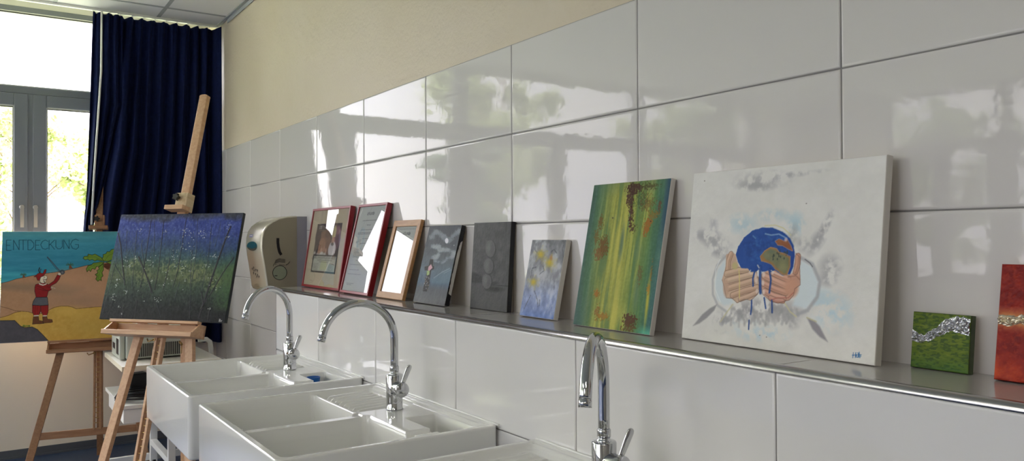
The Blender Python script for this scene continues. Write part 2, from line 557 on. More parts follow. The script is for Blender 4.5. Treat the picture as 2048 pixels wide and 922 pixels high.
def tile_field(name, rows, cols, face, matl, skip=None, axis='x', thick=0.009, gap=0.0028, parent=None):
    """rows: list of (z0,z1); cols: list of (y0,y1); face at x=face looking to -x"""
    b = MB()
    for (z0, z1) in rows:
        for (y0, y1) in cols:
            if y1 - y0 < .01 or z1 - z0 < .01: continue
            h = gap / 2; bv = 0.0026
            a0, a1, c0, c1 = y0 + h, y1 - h, z0 + h, z1 - h
            # pillowed front: flat face, chamfer, side
            L = []
            for d, dx in ((0, thick), (0, .0032), (.0008, .0013), (.0028, .0002), (.006, 0.0)):
                L.append([(face + dx, a0 + d, c0 + d), (face + dx, a1 - d, c0 + d), (face + dx, a1 - d, c1 - d), (face + dx, a0 + d, c1 - d)])
            vs = [p for l in L for p in l]
            fs = []
            for k in range(len(L) - 1):
                for i in range(4):
                    fs.append((k * 4 + i, k * 4 + (i + 1) % 4, (k + 1) * 4 + (i + 1) % 4, (k + 1) * 4 + i))
            b.add(vs, fs, True)
            m = b.n - 4
            b.f.append((m, m + 1, m + 2, m + 3)); b.sm.append(False); b.mi.append(0)
    return b.build(name, matl, parent)

rows = []
z = J1 + TH
while z > 0.02:
    rows.append((max(z - TH, 0.0), z)); z -= TH
cols = [(TW * k, TW * (k + 1)) for k in range(-6, 8)] + [(4.8, 5.4), (5.4, YW - .002)]
cols = [(max(a, YB), b) for a, b in cols]
tile_field('tile_cladding', rows, cols, 0.0, MT['tile'], parent=wr)
MB().box(0.0028, 0.0095, YB, YW, 0, J1 + TH - .0005).build('grout_bed', MT['grout'], wr)
# lower installation box with ledge
bx = MB().box(BX + .009, -0.0005, YB, BEND - .004, 0, LZ - .012).build('wall_box', MT['grout'])
bx.name = 'wall_ledge'
tag(bx, kind='structure')
rows2 = []
z = LZ - .0125
while z > 0.02:
    rows2.append((max(z - TH, 0.0), z)); z -= TH
cols2 = [(max(TW * k, YB), TW * (k + 1)) for k in range(-6, 4)] + [(2.4, BEND)]
tile_field('front_tiles', rows2, [c for c in cols2 if c[1] <= BEND + .001], BX, MT['tile_front'], parent=bx)
MB().box(BX + .0028, BX + .0095, YB, BEND - .001, 0, LZ - .0125).box(BX, -.001, BEND - .006, BEND, 0, LZ - .012).build('grout_bed', MT['grout'], bx)
lt = MB()
for a, b_ in [c for c in cols2 if c[1] <= BEND + .001]:
    lt.box(BX + .011, -.002, a + .0012, b_ - .0012, LZ - .009, LZ, .0012)
lt.build('ledge_tiles', MT['ledge_tile'], bx)
MB().box(BX + .006, -.0005, YB, BEND, LZ - .013, LZ - .0018).build('ledge_bed', MT['grout'], bx)
tm = MB()
prof = []
for k in range(9):
    a = PI / 2 * k / 8
    prof.append((BX + .0095 - .0115 * math.sin(a), LZ - .0115 + .0115 * math.cos(a)))
prof = [(BX + .0135, LZ - .001), (BX + .0135, LZ + .0003)] + [(p[0], p[1] + .0003) for p in prof] + [(BX - .002, LZ - .0135), (BX + .002, LZ - .0135)]
tm.prism(prof, 'y', YB, BEND + .001, smooth=True)
tmo = tm.build('trim_2', MT['steel_trim'])
tag(tmo, kind='structure')

# window wall (front) : pieces between openings
OPEN_Z = (0.90, 2.93)
BAYS = [(-2.31, -0.01), (-4.57, -2.31), (-6.50, -4.57)]
ww = MB()
ww.box(XL, 0.02, YW, YW + .25, 3.017, ZS + .05)
ww.box(-.01, 0.02, YW, YW + .25, 0, 3.017)
ww.box(XL, -6.50, YC, YW + .25, 0, ZS)
wf = ww.build('wall_front', MT['white_wall']); tag(wf, kind='structure')
MB().box(XL, -0.0005, YP, YW + .25, 0.045, .875).build('parapet_panel', MT['cream_panel'], wf)
MB().box(-6.5, -0.0005, YP - .03, YW + .05, .875, .9, .004).build('window_sill', MT['white_laminate'], wf)
sk = MB().box(XL, -.001, YP - .004, YP + .03, 0.0, 0.055, .002).box(XL, -.001, YP - .014, YP - .0, 0.0, 0.012)
sk = sk.build('baseboard_front', MT['skirting']); tag(sk, kind='structure')

def casement(b, bb, x0, x1, z0, z1, y=YW):
    """sash frame into b (frame), bb (bead)"""
    s = .082
    b.box(x0, x0 + s, y - .022, y + .05, z0, z1, .004)
    b.box(x1 - s, x1, y - .022, y + .05, z0, z1, .004)
    b.box(x0 + s, x1 - s, y - .022, y + .05, z1 - s, z1, .004)
    b.box(x0 + s, x1 - s, y - .022, y + .05, z0, z0 + s, .004)
    bead(bb, x0 + s, x1 - s, z0 + s, z1 - s, y - .012)
def bead(bb, x0, x1, z0, z1, y):
    t = .006
    bb.box(x0, x0 + t, y, y + .012, z0, z1); bb.box(x1 - t, x1, y, y + .012, z0, z1)
    bb.box(x0, x1, y, y + .012, z1 - t, z1); bb.box(x0, x1, y, y + .012, z0, z0 + t)

def handle_mb(M=None):
    m = MB()
    m.lathe([(0.0001, .012), (.013, .012), (.0155, .009), (.0155, 0), (0.0001, 0)], 20, Matrix.Rotation(PI / 2, 4, 'X'))
    m.tube([(0, -.01, 0), (0, -.032, 0)], .0085, 12)
    pr = [(-.0115, .006), (-.008, .0125), (0, .0145), (.008, .0125), (.0115, .006), (.0105, -.140), (-.0105, -.140)]
    m.prism(pr, 'y', -.042, -.031)
    return m

def make_window(idx, x0, x1, rot=None, z1=3.017, zt=2.415):
    w = empty('window_%d' % idx); tag(w, kind='structure')
    fr = MB(); bd = MB(); gk = MB(); pn = MB()
    y = YW
    xm = (x0 + x1) / 2 if idx != 1 else -1.152
    z0 = .90
    p = .07
    fr.box(x0, x0 + p, y - .012, y + .06, z0, z1, .003)
    fr.box(x1 - p, x1, y - .012, y + .06, z0, z1, .003)
    fr.box(x0, x1, y - .012, y + .06, z1 - .035, z1, .003)
    fr.box(x0, x1, y - .012, y + .06, zt, zt + .05, .003)
    fr.box(x0, x1, y - .012, y + .06, z0, z0 + .03, .003)
    casement(fr, bd, x0 + p - .012, xm - .014, z0 + .02, zt - .002)
    casement(fr, bd, xm + .014, x1 - p + .012, z0 + .02, zt - .002)
    fr.box(xm - .016, xm + .016, y - .014, y + .04, z0 + .02, zt, .003)
    # top light bead, gaskets
    bead(bd, x0 + p, x1 - p, zt + .05, z1 - .035, y - .006)
    s = .082
    for a, b_, c, d in ((x0 + p, x1 - p, zt + .05, z1 - .035), (x0 + p - .012 + s, xm - .014 - s, z0 + .02 + s, zt - .002 - s), (xm + .014 + s, x1 - p + .012 - s, z0 + .02 + s, zt - .002 - s)):
        t = .009
        gk.box(a, a + t, y + .006, y + .02, c, d); gk.box(b_ - t, b_, y + .006, y + .02, c, d)
        gk.box(a, b_, y + .006, y + .02, d - t * 1.3, d); gk.box(a, b_, y + .006, y + .02, c, c + t)
        pn.box(a, b_, y + .014, y + .018, c, d)
    fr.build('window_frame', MT['winframe'], w)
    bd.build('glazing_bead', MT['bead'], w)
    gk.build('gasket', MT['gasket'], w)
    pn.build('pane', MT['pane'], w)
    for hx in (xm - .050, xm + .030):
        h = handle_mb().build('handle', MT['satin'], w)
        h.location = (hx, y - .022, 1.632)
    if rot is not None:
        w.matrix_world = rot
    return w
for i, (a, b_) in enumerate(BAYS):
    make_window(i + 1, a, b_)
# side wall on the far left with its own row of windows
wl = MB()
LB = [(2.80, 4.05), (1.55, 2.80), (0.30, 1.55), (-0.95, 0.30)]
wl.box(XL - .25, XL, YB, YW, 2.93, ZC + .05)
wl.box(XL - .25, XL, YB, YW, 0, .90)
wl.box(XL - .25, XL, 4.05, YW, 0, 2.93); wl.box(XL - .25, XL, YC, YW, 2.9, ZS)
wl.box(XL - .25, XL, YB, -.95, 0, 2.93)
wlo = wl.build('wall_left', MT['white_wall']); tag(wlo, kind='structure')
R = Matrix.Translation((XL, 0, 0)) @ Matrix.Rotation(PI / 2, 4, 'Z')
for i, (a, b_) in enumerate(LB):
    # local x -> world y ; local (y - YW) -> world -x
    Rm = Matrix.Translation((XL + YW, 0, 0)) @ Matrix.Rotation(PI / 2, 4, 'Z')
    make_window(4 + i, a, b_, rot=Rm, z1=2.93, zt=2.36)
wb = MB().box(XL - .25, .15, YB - .2, YB, 0, ZC).build('wall_back', MT['back_wall']); tag(wb, kind='structure')

# ================================================================== SINKS
def make_sink(label):
    root = empty('double_sink')
    tag(root, label, 'sink', 'white ceramic double sinks along the tiled wall')
    W, D, H = .82, .642, .222
    nu = 250; nv = 322
    inset = .006
    u = np.linspace(inset, D - inset, nu); v = np.linspace(inset, W - inset, nv)
    V, U = np.meshgrid(v, u)
    def rr(U, V, u0, u1, v0, v1, r):
        cx = (u0 + u1) / 2; cy = (v0 + v1) / 2
        qx = np.abs(U - cx) - (u1 - u0) / 2 + r; qy = np.abs(V - cy) - (v1 - v0) / 2 + r
        return np.hypot(np.maximum(qx, 0), np.maximum(qy, 0)) + np.minimum(np.maximum(qx, qy), 0) - r
    def smin(a, b, k):
        h = np.clip(.5 + .5 * (b - a) / k, 0, 1)
        return b * (1 - h) + a * h - k * h * (1 - h)
    def basin(sd, depth, taper=.06, top_r=.006, bot_r=.03):
        """height drop for points inside (sd<0)"""
        d = np.clip(-sd, 0, None)
        # rounded lip
        wall = np.where(d < top_r, top_r - np.sqrt(np.clip(top_r ** 2 - d ** 2, 0, None)), top_r + (d - top_r) / taper)
        hh = -smin(wall, np.full_like(wall, depth), bot_r)
        return np.where(sd < 0, np.minimum(hh, 0), 0)
    Z = np.zeros_like(U)
    # recessed inner area (tap deck) with a soft step down from the rim
    sd = rr(U, V, .020, D - .030, .020, W - .020, .020)
    step = np.clip(-sd / .010, 0, 1); step = step * step * (3 - 2 * step)
    back = np.clip((U - .36) / .03, 0, 1)
    Z = np.minimum(Z, -.011 * step)
    # thin second line along the back rim
    sd = rr(U, V, .40, D - .017, .012, W - .012, .012)
    Z += -.0035 * np.clip(-sd / .004, 0, 1) * np.clip((U - (D - .036)) / .004, 0, 1)
    # sloped draining board on the left half
    sd = rr(U, V, .388, D - .040, .026, .380, .022)
    m = np.clip(-sd / .012, 0, 1); m = m * m * (3 - 2 * m)
    slope = -.0165 - .008 * np.clip(((D - .04) - U) / (D - .04 - .388), 0, 1)
    ph = (V - .048) / .0375
    rib = np.exp(-((ph - np.floor(ph) - .5) / .17) ** 2)
    rm = np.clip((U - .414) / .012, 0, 1) * np.clip((D - .062 - U) / .012, 0, 1) * ((ph > 0) & (ph < 8))
    Zd = slope - .002 + .0110 * rib * rm
    Z = np.where(m > 0, np.minimum(Z, Z * (1 - m) + Zd * m), Z)
    # draining edge towards the bowl: keep it open
    # bowls
    sdL = rr(U, V, .021, .392, .021, .400, .030)
    sdR = rr(U, V, .021, .416, .420, W - .021, .030)
    sept = (rr(U, V, .03, .400, .385, .435, .01))
    Z = np.where(sept < 0, np.minimum(Z, -.017 * np.clip(-sept / .008, 0, 1)), Z)
    bL = basin(sdL, .185); bR = basin(sdR, .185)
    Z = np.where(sdL < 0, np.minimum(Z, bL - .004), Z)
    Z = np.where(sdR < 0, np.minimum(Z, bR - .004), Z)
    # small basin and the overflow notch
    sdS = rr(U, V, .484, .598, .532, .768, .014)
    bS = basin(sdS, .115, .05, .004, .015)
    Z = np.where(sdS < 0, np.minimum(Z, bS - .012), Z)
    sdN = rr(U, V, .396, .492, .690, .748, .006)
    bN = basin(sdN, .034, .25, .003, .006)
    Z = np.where(sdN < 0, np.minimum(Z, bN - .010), Z)
    # drains
    for (cu, cv) in ((.20, .205), (.21, .61)):
        r = np.hypot(U - cu, V - cv)
        Z = np.where(r < .055, Z - .006 * np.clip((.055 - r) / .01, 0, 1), Z)
    # clamp the outer corners to a rounded rectangle
    sdo = rr(U, V, inset, D - inset, inset, W - inset, .014)
    cx, cy = D / 2, W / 2
    sx = np.sign(U - cx); sy = np.sign(V - cy)
    ccx = cx + sx * (D / 2 - inset - .014); ccy = cy + sy * (W / 2 - inset - .014)
    dx = U - ccx; dy = V - ccy; rrn = np.hypot(dx, dy) + 1e-9
    out = (sdo > 0) & (dx * sx > 0) & (dy * sy > 0)
    U2 = np.where(out, ccx + dx / rrn * .014, U); V2 = np.where(out, ccy + dy / rrn * .014, V)
    # local: origin at back centre of the sink on the floor; x = -(D-u), y = W/2 - v
    ZR = .865
    grid_mesh('basin', U2 - D, W / 2 - V2, Z + ZR, MT['ceramic'], root, True, flip=False)
    # outer shell
    b = MB()
    def loop(off, z, r=.020, n=7):
        r = max(r - off, .004)
        P = []
        for (cx, cy, a0) in ((-off - r, W / 2 - off - r, 0), (-D + off + r, W / 2 - off - r, PI / 2), (-D + off + r, -W / 2 + off + r, PI), (-off - r, -W / 2 + off + r, 3 * PI / 2)):
            for k in range(n):
                a = a0 + PI / 2 * k / (n - 1)
                P.append((cx + r * math.cos(a), cy + r * math.sin(a), z))
        return P
    L = [loop(.010, ZR - .0002)]
    for k in range(6):
        a = PI / 2 * k / 5
        L.append(loop(.006 - .006 * math.sin(a), ZR - .006 + .006 * math.cos(a)))
    L.append(loop(0, ZR - .05)); L.append(loop(.001, ZR - H + .012))
    for k in range(1, 5):
        a = PI / 2 * k / 4
        L.append(loop(.001 + .012 * (1 - math.cos(a)), ZR - H + .012 - .012 * math.sin(a)))
    n = len(L[0])
    vs = [p for l in L for p in l]; fs = []
    for k in range(len(L) - 1):
        for i in range(n):
            fs.append((k * n + i, k * n + (i + 1) % n, (k + 1) * n + (i + 1) % n, (k + 1) * n + i))
    b.add(vs, fs, True)
    b.f.append(tuple(b.n - n + i for i in range(n))); b.sm.append(False); b.mi.append(0)
    b.build('apron', MT['ceramic'], root)
    # strainers, brackets
    for (cu, cv) in ((.20, .205), (.21, .61)):
        st = MB()
        st.lathe([(.0001, .0), (.012, .001), (.036, .001), (.040, -.003)], 24, Matrix.Translation((cu - D, W / 2 - cv, ZR - .187)))
        st.build('strainer', MT['chrome'], root)
    for yy in (-.30, .30):
        br = MB()
        br.box(-.56, 0.0, yy - .02, yy + .02, ZR - H - .032, ZR - H - .001, .002)
        br.box(-.03, 0.0, yy - .02, yy + .02, ZR - H - .25, ZR - H - .03, .002)
        br.build('wall_bracket', MT['white_metal'], root)
    # silicone bead
    si = MB()
    pts = [(.0, -W / 2, ZR - .003)] + [(.0005 * math.sin(k * 1.7), -W / 2 + W * k / 24, ZR - .001 + .0008 * math.sin(k * 2.3)) for k in range(25)]
    si.tube(pts[1:], .0042, 8)
    si.build('sealant_bead', MT['silicone'], root)
    return root
SINKY = [2.313, 1.359, .355]
sink0 = make_sink('far white ceramic double sink, nearest the easels, with a blue cup in its small basin')
sink0.location = (BX - .0025, SINKY[0], 0)
sl = ['middle white ceramic double sink between the far sink and the cropped near sink',
      'nearest white ceramic double sink, cut off by the bottom edge, only its ribbed corner showing']
for k in (1, 2):
    s_ = copy_tree(sink0)
    s_.location = (BX - .0025, SINKY[k], 0)
    s_['label'] = sl[k - 1]

sp = MB()
sp.lathe([(.0001, 0), (.020, 0), (.0215, .002), (.027, .101), (.0285, .103), (.0265, .104), (.025, .100), (.0195, .004), (.0001, .003)], 28)
spo = sp.build('cup', MT['blue_cup'])
spo.location = (-.328, 2.160, .7385)
tag(spo, 'small blue cup standing in the little basin of the far sink', 'cup')

# ================================================================== TAPS
def make_faucet(label):
    root = empty('faucet')
    tag(root, label, 'tap', 'chrome swan neck taps on the sinks')
    z0 = 0.0
    b = MB()
    b.lathe([(.0001, z0), (.0275, z0), (.0275, z0 + .004), (.0260, z0 + .006), (.0260, z0 + .03), (.0268, z0 + .11), (.0255, z0 + .1125), (.0235, z0 + .1135), (.0001, z0 + .1135)], 40)
    b.build('body', MT['chrome'], root)
    c = MB()
    c.lathe([(.0165, .112), (.0165, .116), (.0135, .118), (.0135, .121), (.0150, .122), (.0150, .137), (.0142, .1385), (.0125, .139)], 32)
    c.build('collar', MT['chrome'], root)
    s = MB()
    R = .118; zc = .2275
    pts = [(0, 0, .12), (0, 0, .16), (0, 0, .20)]
    bb = .118
    for k in range(0, 41):
        a = PI * k / 40 * .925
        pts.append((-R + R * math.cos(a), 0, zc + bb * math.sin(a)))
    e = np.array(pts[-1]); d = e - np.array(pts[-2]); d /= np.linalg.norm(d)
    pts.append(tuple(e + d * .006))
    s.tube(pts, .0125, 24)
    so = s.build('spout', MT['chrome'], root)
    a = MB()
    e2 = e + d * .006
    a.tube([e2 + d * .0004, e2 + d * .0012, e2 + d * .0013, e2 + d * .017], [.0118, .0118, .0128, .0128], 24)
    a.build('aerator', MT['chrome'], so)
    k = MB()
    Mk = Matrix.Translation((0, -.0, .070)) @ Matrix.Rotation(PI / 2, 4, 'X')
    k.lathe([(.0205, .012), (.0225, .022), (.0232, .050), (.0232, .058), (.0222, .060), (.0001, .0605)], 36, Mk)
    ko = k.build('valve', MT['chrome'], root)
    l = MB()
    p0 = np.array((.006, -.046, .088)); p1 = np.array((.027, -.058, .147))
    t = (p1 - p0) / np.linalg.norm(p1 - p0)
    vs = []; fs = []
    sd = np.cross(t, (0, -1, 0.2)); sd /= np.linalg.norm(sd); o = np.cross(t, sd)
    N = 12
    rings = [(0, .0075, .0045), (.15, .0078, .0042), (.6, .0092, .0038), (.85, .0095, .0036), (.95, .0078, .003), (1.0, .003, .0015)]
    for q, wv, th in rings:
        c_ = p0 + (p1 - p0) * q
        for i in range(N):
            an = 2 * PI * i / N
            vs.append(c_ + sd * wv * math.cos(an) + o * th * math.sin(an))
    for i in range(len(rings) - 1):
        for j in range(N):
            fs.append((i * N + j, i * N + (j + 1) % N, (i + 1) * N + (j + 1) % N, (i + 1) * N + j))
    l.add(vs, fs, True)
    l.f.append(tuple(l.n - N + i for i in range(N))); l.sm.append(False); l.mi.append(0)
    l.build('lever', MT['chrome'], root)
    return root
DECK = .865 - .011
fa = make_faucet('chrome swan neck tap on the far sink, beside the towel dispenser')
fa.location = (-.368, 2.330, DECK)
fp = [((-.349, 1.363, DECK), -4, 'chrome swan neck tap on the middle sink, its spout a full side-on arch'),
      ((-.350, .337, DECK), 41, 'chrome swan neck tap on the nearest sink, seen end-on below the green painting')]
def set_spout(root, deg):
    for ch in root.children:
        if ch.name.startswith('spout'):
            ch.rotation_euler = (0, 0, math.radians(deg))
for loc, ang, lab in fp:
    c = copy_tree(fa); c.location = loc; c['label'] = lab
    set_spout(c, ang)
set_spout(fa, 26)

# ================================================================== PICTURES ON THE LEDGE
def canvas_thing(name, x, y, yaw, tilt, w, h, t, label, edge_mat, z=None, group='pictures leaning on the tiled ledge', cat='painting', edge_paint=None):
    base = (LZ if z is None else z) + t * math.sin(math.radians(tilt)) + .0004
    M = plane_matrix(x, y, base, yaw, tilt)
    root = empty(name, M=M)
    tag(root, label, cat, group)
    b = MB()
    e = .0004
    # wrapped sides, rounded front edge
    r = min(.003, t * .2)
    def ring(off, zz): return [(-w / 2 + off, off, zz), (w / 2 - off, off, zz), (w / 2 - off, h - off, zz), (-w / 2 + off, h - off, zz)]
    L = [ring(.0, -.0002), ring(-.0008, -.0012), ring(-.001, -.003), ring(-.001, -t + .001), ring(.0005, -t)]
    vs = [p for l in L for p in l]; fs = []
    for k in range(len(L) - 1):
        for i in range(4):
            fs.append((k * 4 + i, k * 4 + (i + 1) % 4, (k + 1) * 4 + (i + 1) % 4, (k + 1) * 4 + i))
    b.add(vs, fs, False)
    b.build('wrapped_edge', edge_mat, root)
    k = MB(); s = .02 if w < .2 else .035
    for a in ((-w / 2 + .002, -w / 2 + s, .002, h - .002), (w / 2 - s, w / 2 - .002, .002, h - .002), (-w / 2 + s, w / 2 - s, .002, s), (-w / 2 + s, w / 2 - s, h - s, h - .002)):
        k.box(a[0], a[1], a[2], a[3], -t + .0002, -t + min(.012, t * .7))
    k.box(-w / 2 + .004, w / 2 - .004, .004, h - .004, -.0022, -.0016)
    k.build('stretcher_frame', MT['plywood'], root)
    return root

# ---- 1 globe painting
def globe():
    w, h, t = .500, .395, .020
    root = canvas_thing('canvas_painting', -.0765, .1304, -91.98, 6.5, w, h, t,
        'large white canvas painting of two hands holding a dripping blue globe', MT['canvas'])
    A = Art(w, h, ((1362, 675.8), (1750, 733), (1389, 351), (1771.7, 313)), .00118)
    n = fbm(A.X * 18, A.Y * 26, 3); n2 = fbm(A.X * 60, A.Y * 60, 5)
    A.C[:] = np.array([226, 225, 220]) + ((n - .5) * 14 + (n2 - .5) * 7)[..., None] * np.array([1, 1, 1.05])
    A.view(1360, 300, 2.0043)
    G = (172, 172, 174)
    brush = np.clip((fbm(A.X * 55 + A.Y * 20, A.Y * 50 - A.X * 20, 17, 4) - .36) * 4.5, 0, 1)
    def wash(c, rx, ry, col, a, ang=0, sp=0):
        old = A.C.copy()
        A.ell(c, rx, ry, col, min(1, a * 1.25), .6, sp, int(c[0]), 0, ang)
        A.C = old + (A.C - old) * brush[..., None]
    wash((330, 125), 90, 28, G, .55, -.1); wash((440, 105), 110, 9, G, .6, -.12); wash((300, 150), 60, 16, (160, 160, 162), .5)
    wash((130, 360), 60, 26, G, .7, .35); wash((150, 405), 40, 22, G, .7, .5); wash((100, 345), 40, 16, G, .6)
    wash((135, 310), 14, 40, (185, 185, 188), .6, .1)
    wash((250, 300), 50, 34, (190, 210, 216), .7); wash((375, 265), 60, 22, (190, 210, 216), .6); wash((460, 300), 34, 40, (184, 208, 216), .75)
    wash((580, 310), 14, 60, G, .8, .45); wash((545, 370), 22, 52, G, .7, .6); wash((600, 470), 38, 40, G, .65, .2); wash((590, 520), 30, 26, G, .6)
    wash((610, 650), 70, 60, (192, 216, 226), .7, .5); wash((560, 600), 40, 40, (196, 216, 224), .6); wash((330, 740), 80, 26, (192, 214, 224), .7); wash((230, 700), 70, 30, (205, 220, 226), .6)
    wash((450, 350), 16, 40, (170, 170, 168), .6, .2); wash((490, 380), 20, 26, (170, 170, 172), .6)
    wash((330, 640), 130, 34, (160, 158, 160), .75, 0); wash((220, 665), 50, 26, (160, 158, 160), .7, -.3); wash((165, 690), 26, 34, (168, 166, 168), .7, .2); wash((430, 680), 40, 26, (165, 164, 166), .6, .5)
    rr = random.Random(3)
    for k in range(70):
        xx = rr.uniform(160, 480); yy = 655 + rr.uniform(-10, 34) - abs(xx - 320) * .03
        A.stroke([(xx, yy), (xx + rr.uniform(-12, 12), yy + rr.uniform(8, 26))], .006, (168 + rr.randint(-14, 16),) * 3, .45)
    # cuffs
    A.poly([(180, 440), (150, 480), (138, 540), (145, 600), (175, 625), (215, 615), (190, 560), (180, 500)], (210, 222, 226), .9, .004)
    A.poly([(480, 440), (530, 470), (555, 530), (545, 590), (505, 640), (450, 625), (470, 560), (478, 500)], (214, 226, 230), .9, .004)
    A.stroke([(185, 425), (148, 465), (130, 520), (130, 580), (150, 625), (185, 650)], .006, (176, 178, 180), .7)
    A.stroke([(160, 440), (142, 480), (140, 560), (160, 610)], .002, (235, 240, 240), .9)
    A.stroke([(485, 435), (530, 460), (560, 530), (550, 590), (510, 645), (470, 660)], .0075, (170, 172, 176), .75)
    A.stroke([(500, 440), (520, 455), (530, 470)], .002, (90, 90, 95), .8)
    A.stroke([(210, 620), (180, 660), (160, 690)], .003, (205, 200, 160), .8); A.stroke([(418, 615), (440, 650), (465, 670)], .003, (210, 205, 160), .8)
    # feathers
    A.poly([(50, 706), (88, 660), (118, 636), (146, 621), (135, 645), (105, 675), (75, 697)], (150, 148, 150), .95, .002)
    A.poly([(508, 674), (540, 688), (560, 710), (592, 772), (560, 752), (530, 720)], (150, 146, 152), .95, .002)
    A.stroke([(508, 674), (545, 690)], .003, (200, 195, 150), .7)
    A.view(1420, 430, 3.842)
    # halo lines
    A.stroke([(420, 88), (500, 84), (560, 105), (620, 160)], .0022, (214, 208, 160), .9)
    # hands
    sk1 = (206, 176, 152); sk2 = (204, 158, 136)
    LH = [(120, 310), (160, 288), (198, 305), (205, 350), (222, 400), (245, 425), (310, 418), (345, 438), (372, 480), (388, 520), (382, 580), (352, 622), (312, 660), (262, 650), (205, 678), (170, 645), (122, 640), (108, 560), (90, 500), (108, 440), (125, 380)]
    RH = [(395, 455), (440, 432), (480, 418), (530, 448), (580, 470), (620, 460), (640, 440), (650, 350), (658, 298), (690, 330), (688, 420), (692, 540), (650, 570), (640, 620), (610, 655), (520, 682), (462, 665), (402, 612), (388, 540)]
    A.poly(LH, sk1, 1, .0012, .0015, 4, .0004, 16)
    A.poly(RH, sk2, 1, .0012, .0015, 6, .0004, 18)
    def finger(P, wd, col):
        A.stroke(P, wd + .0022, (126, 96, 80), .9, .0006)
        A.stroke(P, wd, col, 1, .0006, .0003)
        A.stroke([(p[0] - 3, p[1] - 9) for p in P], wd * .3, tuple(min(255, c + 24) for c in col), .7, .002)
        A.stroke([(p[0] + 3, p[1] + 11) for p in P], wd * .18, tuple(c - 34 for c in col), .6, .0015)
    finger([(160, 305), (140, 360), (135, 430)], .0120, (202, 168, 142))
    finger([(125, 455), (220, 430), (300, 425)], .0130, (206, 176, 150)); finger([(125, 510), (240, 480), (340, 455)], .0125, (210, 182, 156))
    finger([(140, 565), (255, 530), (352, 500)], .0125, (204, 172, 146)); finger([(170, 620), (265, 585), (362, 560)], .0120, (200, 166, 142)); finger([(230, 650), (300, 625), (352, 600)], .0095, (204, 172, 148))
    finger([(675, 320), (672, 380), (655, 440)], .0115, (196, 148, 124))
    finger([(600, 495), (530, 470), (470, 440)], .0125, (206, 158, 134)); finger([(590, 550), (500, 510), (415, 470)], .0125, (210, 166, 144))
    finger([(580, 600), (495, 570), (412, 530)], .0120, (204, 156, 134)); finger([(565, 645), (490, 625), (420, 590)], .0115, (208, 160, 140)); finger([(560, 665), (510, 660), (462, 640)], .0085, (200, 150, 132))
    A.ell((625, 560), 52, 72, (206, 154, 128), .95, .25); A.ell((120, 560), 22, 70, (200, 166, 142), .9, .25)
    A.ell((190, 395), 22, 28, (198, 186, 130), .9, .3)
    A.stroke([(222, 420), (226, 520), (224, 640)], .0026, (222, 206, 130), .9)
    A.ell((590, 540), 55, 55, (212, 160, 134), .6, .6); A.stroke([(600, 480), (660, 470), (688, 500)], .0026, (160, 112, 92), .7)
    A.stroke([(470, 655), (520, 640), (600, 640), (640, 600)], .002, (176, 100, 88), .7)
    for c in ((355, 510), (348, 470), (362, 590), (412, 460), (405, 525), (410, 595), (480, 440)): A.ell(c, 12, 20, (228, 208, 196), .9, .3)
    A.closed(LH[10:20] + [(120, 560)], .0012, (120, 100, 90), .0)
    A.stroke(LH[8:19], .0013, (120, 104, 96), .8); A.stroke(RH[8:19], .0013, (128, 96, 86), .8)
    # globe
    B = [(198, 312), (214, 250), (258, 182), (325, 125), (400, 103), (480, 103), (560, 135), (612, 182), (642, 240), (650, 320), (636, 400), (612, 458), (560, 470), (500, 430), (470, 440), (440, 432), (400, 440), (380, 420), (350, 440), (310, 440), (290, 415), (240, 412), (215, 370)]
    A.poly(B, (26, 76, 156), 1, .0009, .0012, 8, .0006, 10)
    for k in range(160):
        a = rr.uniform(0, 6.28); r = rr.uniform(.1, .9)
        cx = 425 + 190 * r * math.cos(a); cy = 265 + 140 * r * math.sin(a)
        A.stroke([(cx, cy), (cx + rr.uniform(-26, 26), cy + rr.uniform(-20, 20))], .005, rr.choice([(22, 68, 140), (34, 92, 172), (48, 108, 180), (18, 60, 130)]), .45)
    A.stroke([(425, 150), (470, 160), (530, 152), (590, 185)], .003, (150, 180, 214), .8); A.stroke([(330, 165), (350, 185)], .003, (120, 160, 205), .6)
    AF = [(385, 322), (420, 280), (465, 252), (512, 262), (530, 290), (572, 300), (616, 322), (616, 400), (592, 465), (560, 465), (500, 420), (472, 385), (430, 366), (395, 358)]
    A.poly(AF, (160, 120, 70), 1, .001, .0015, 12, .0004, 12)
    A.poly([(400, 320), (425, 290), (468, 264), (505, 275), (525, 300), (570, 312), (604, 332), (604, 395), (584, 450), (560, 450), (510, 405), (480, 370), (430, 345)], (122, 124, 92), 1, .002, .003, 14, 0, 14)
    for k in range(16): A.ell((rr.uniform(430, 600), rr.uniform(280, 350)), 5, 9, (52, 66, 58), .8, .4)
    A.ell((470, 285), 24, 14, (104, 118, 98), .7, .5); A.ell((560, 400), 30, 40, (150, 150, 104), .6, .6)
    A.closed(AF, .0014, (196, 150, 120), .7)
    EU = [(500, 205), (530, 188), (570, 206), (592, 190), (622, 240), (636, 282), (602, 268), (560, 242), (520, 236)]
    A.poly(EU, (150, 92, 56), 1, .001, .0015, 15, .0004, 14); A.closed(EU, .0013, (206, 160, 140), .7)
    A.ell((582, 195), 12, 14, (206, 186, 196), .9, .4)
    A.stroke([(640, 290), (630, 400), (610, 450)], .005, (20, 66, 150), .9)
    # drips
    bl = (20, 60, 134)
    for P, wd in (([(345, 430), (330, 490), (330, 548)], .004), ([(385, 400), (384, 500), (386, 600)], .0065), ([(455, 420), (468, 500), (456, 600)], .0042),
                  ([(318, 660), (316, 720), (310, 765)], .0036), ([(298, 812), (294, 882)], .003), ([(414, 640), (426, 720)], .0034), ([(474, 660), (475, 752)], .0036)):
        A.stroke(P, wd, bl, 1, None, .0008)
        A.stroke([(p[0] + 3, p[1]) for p in P], wd * .25, (80, 120, 180), .7)
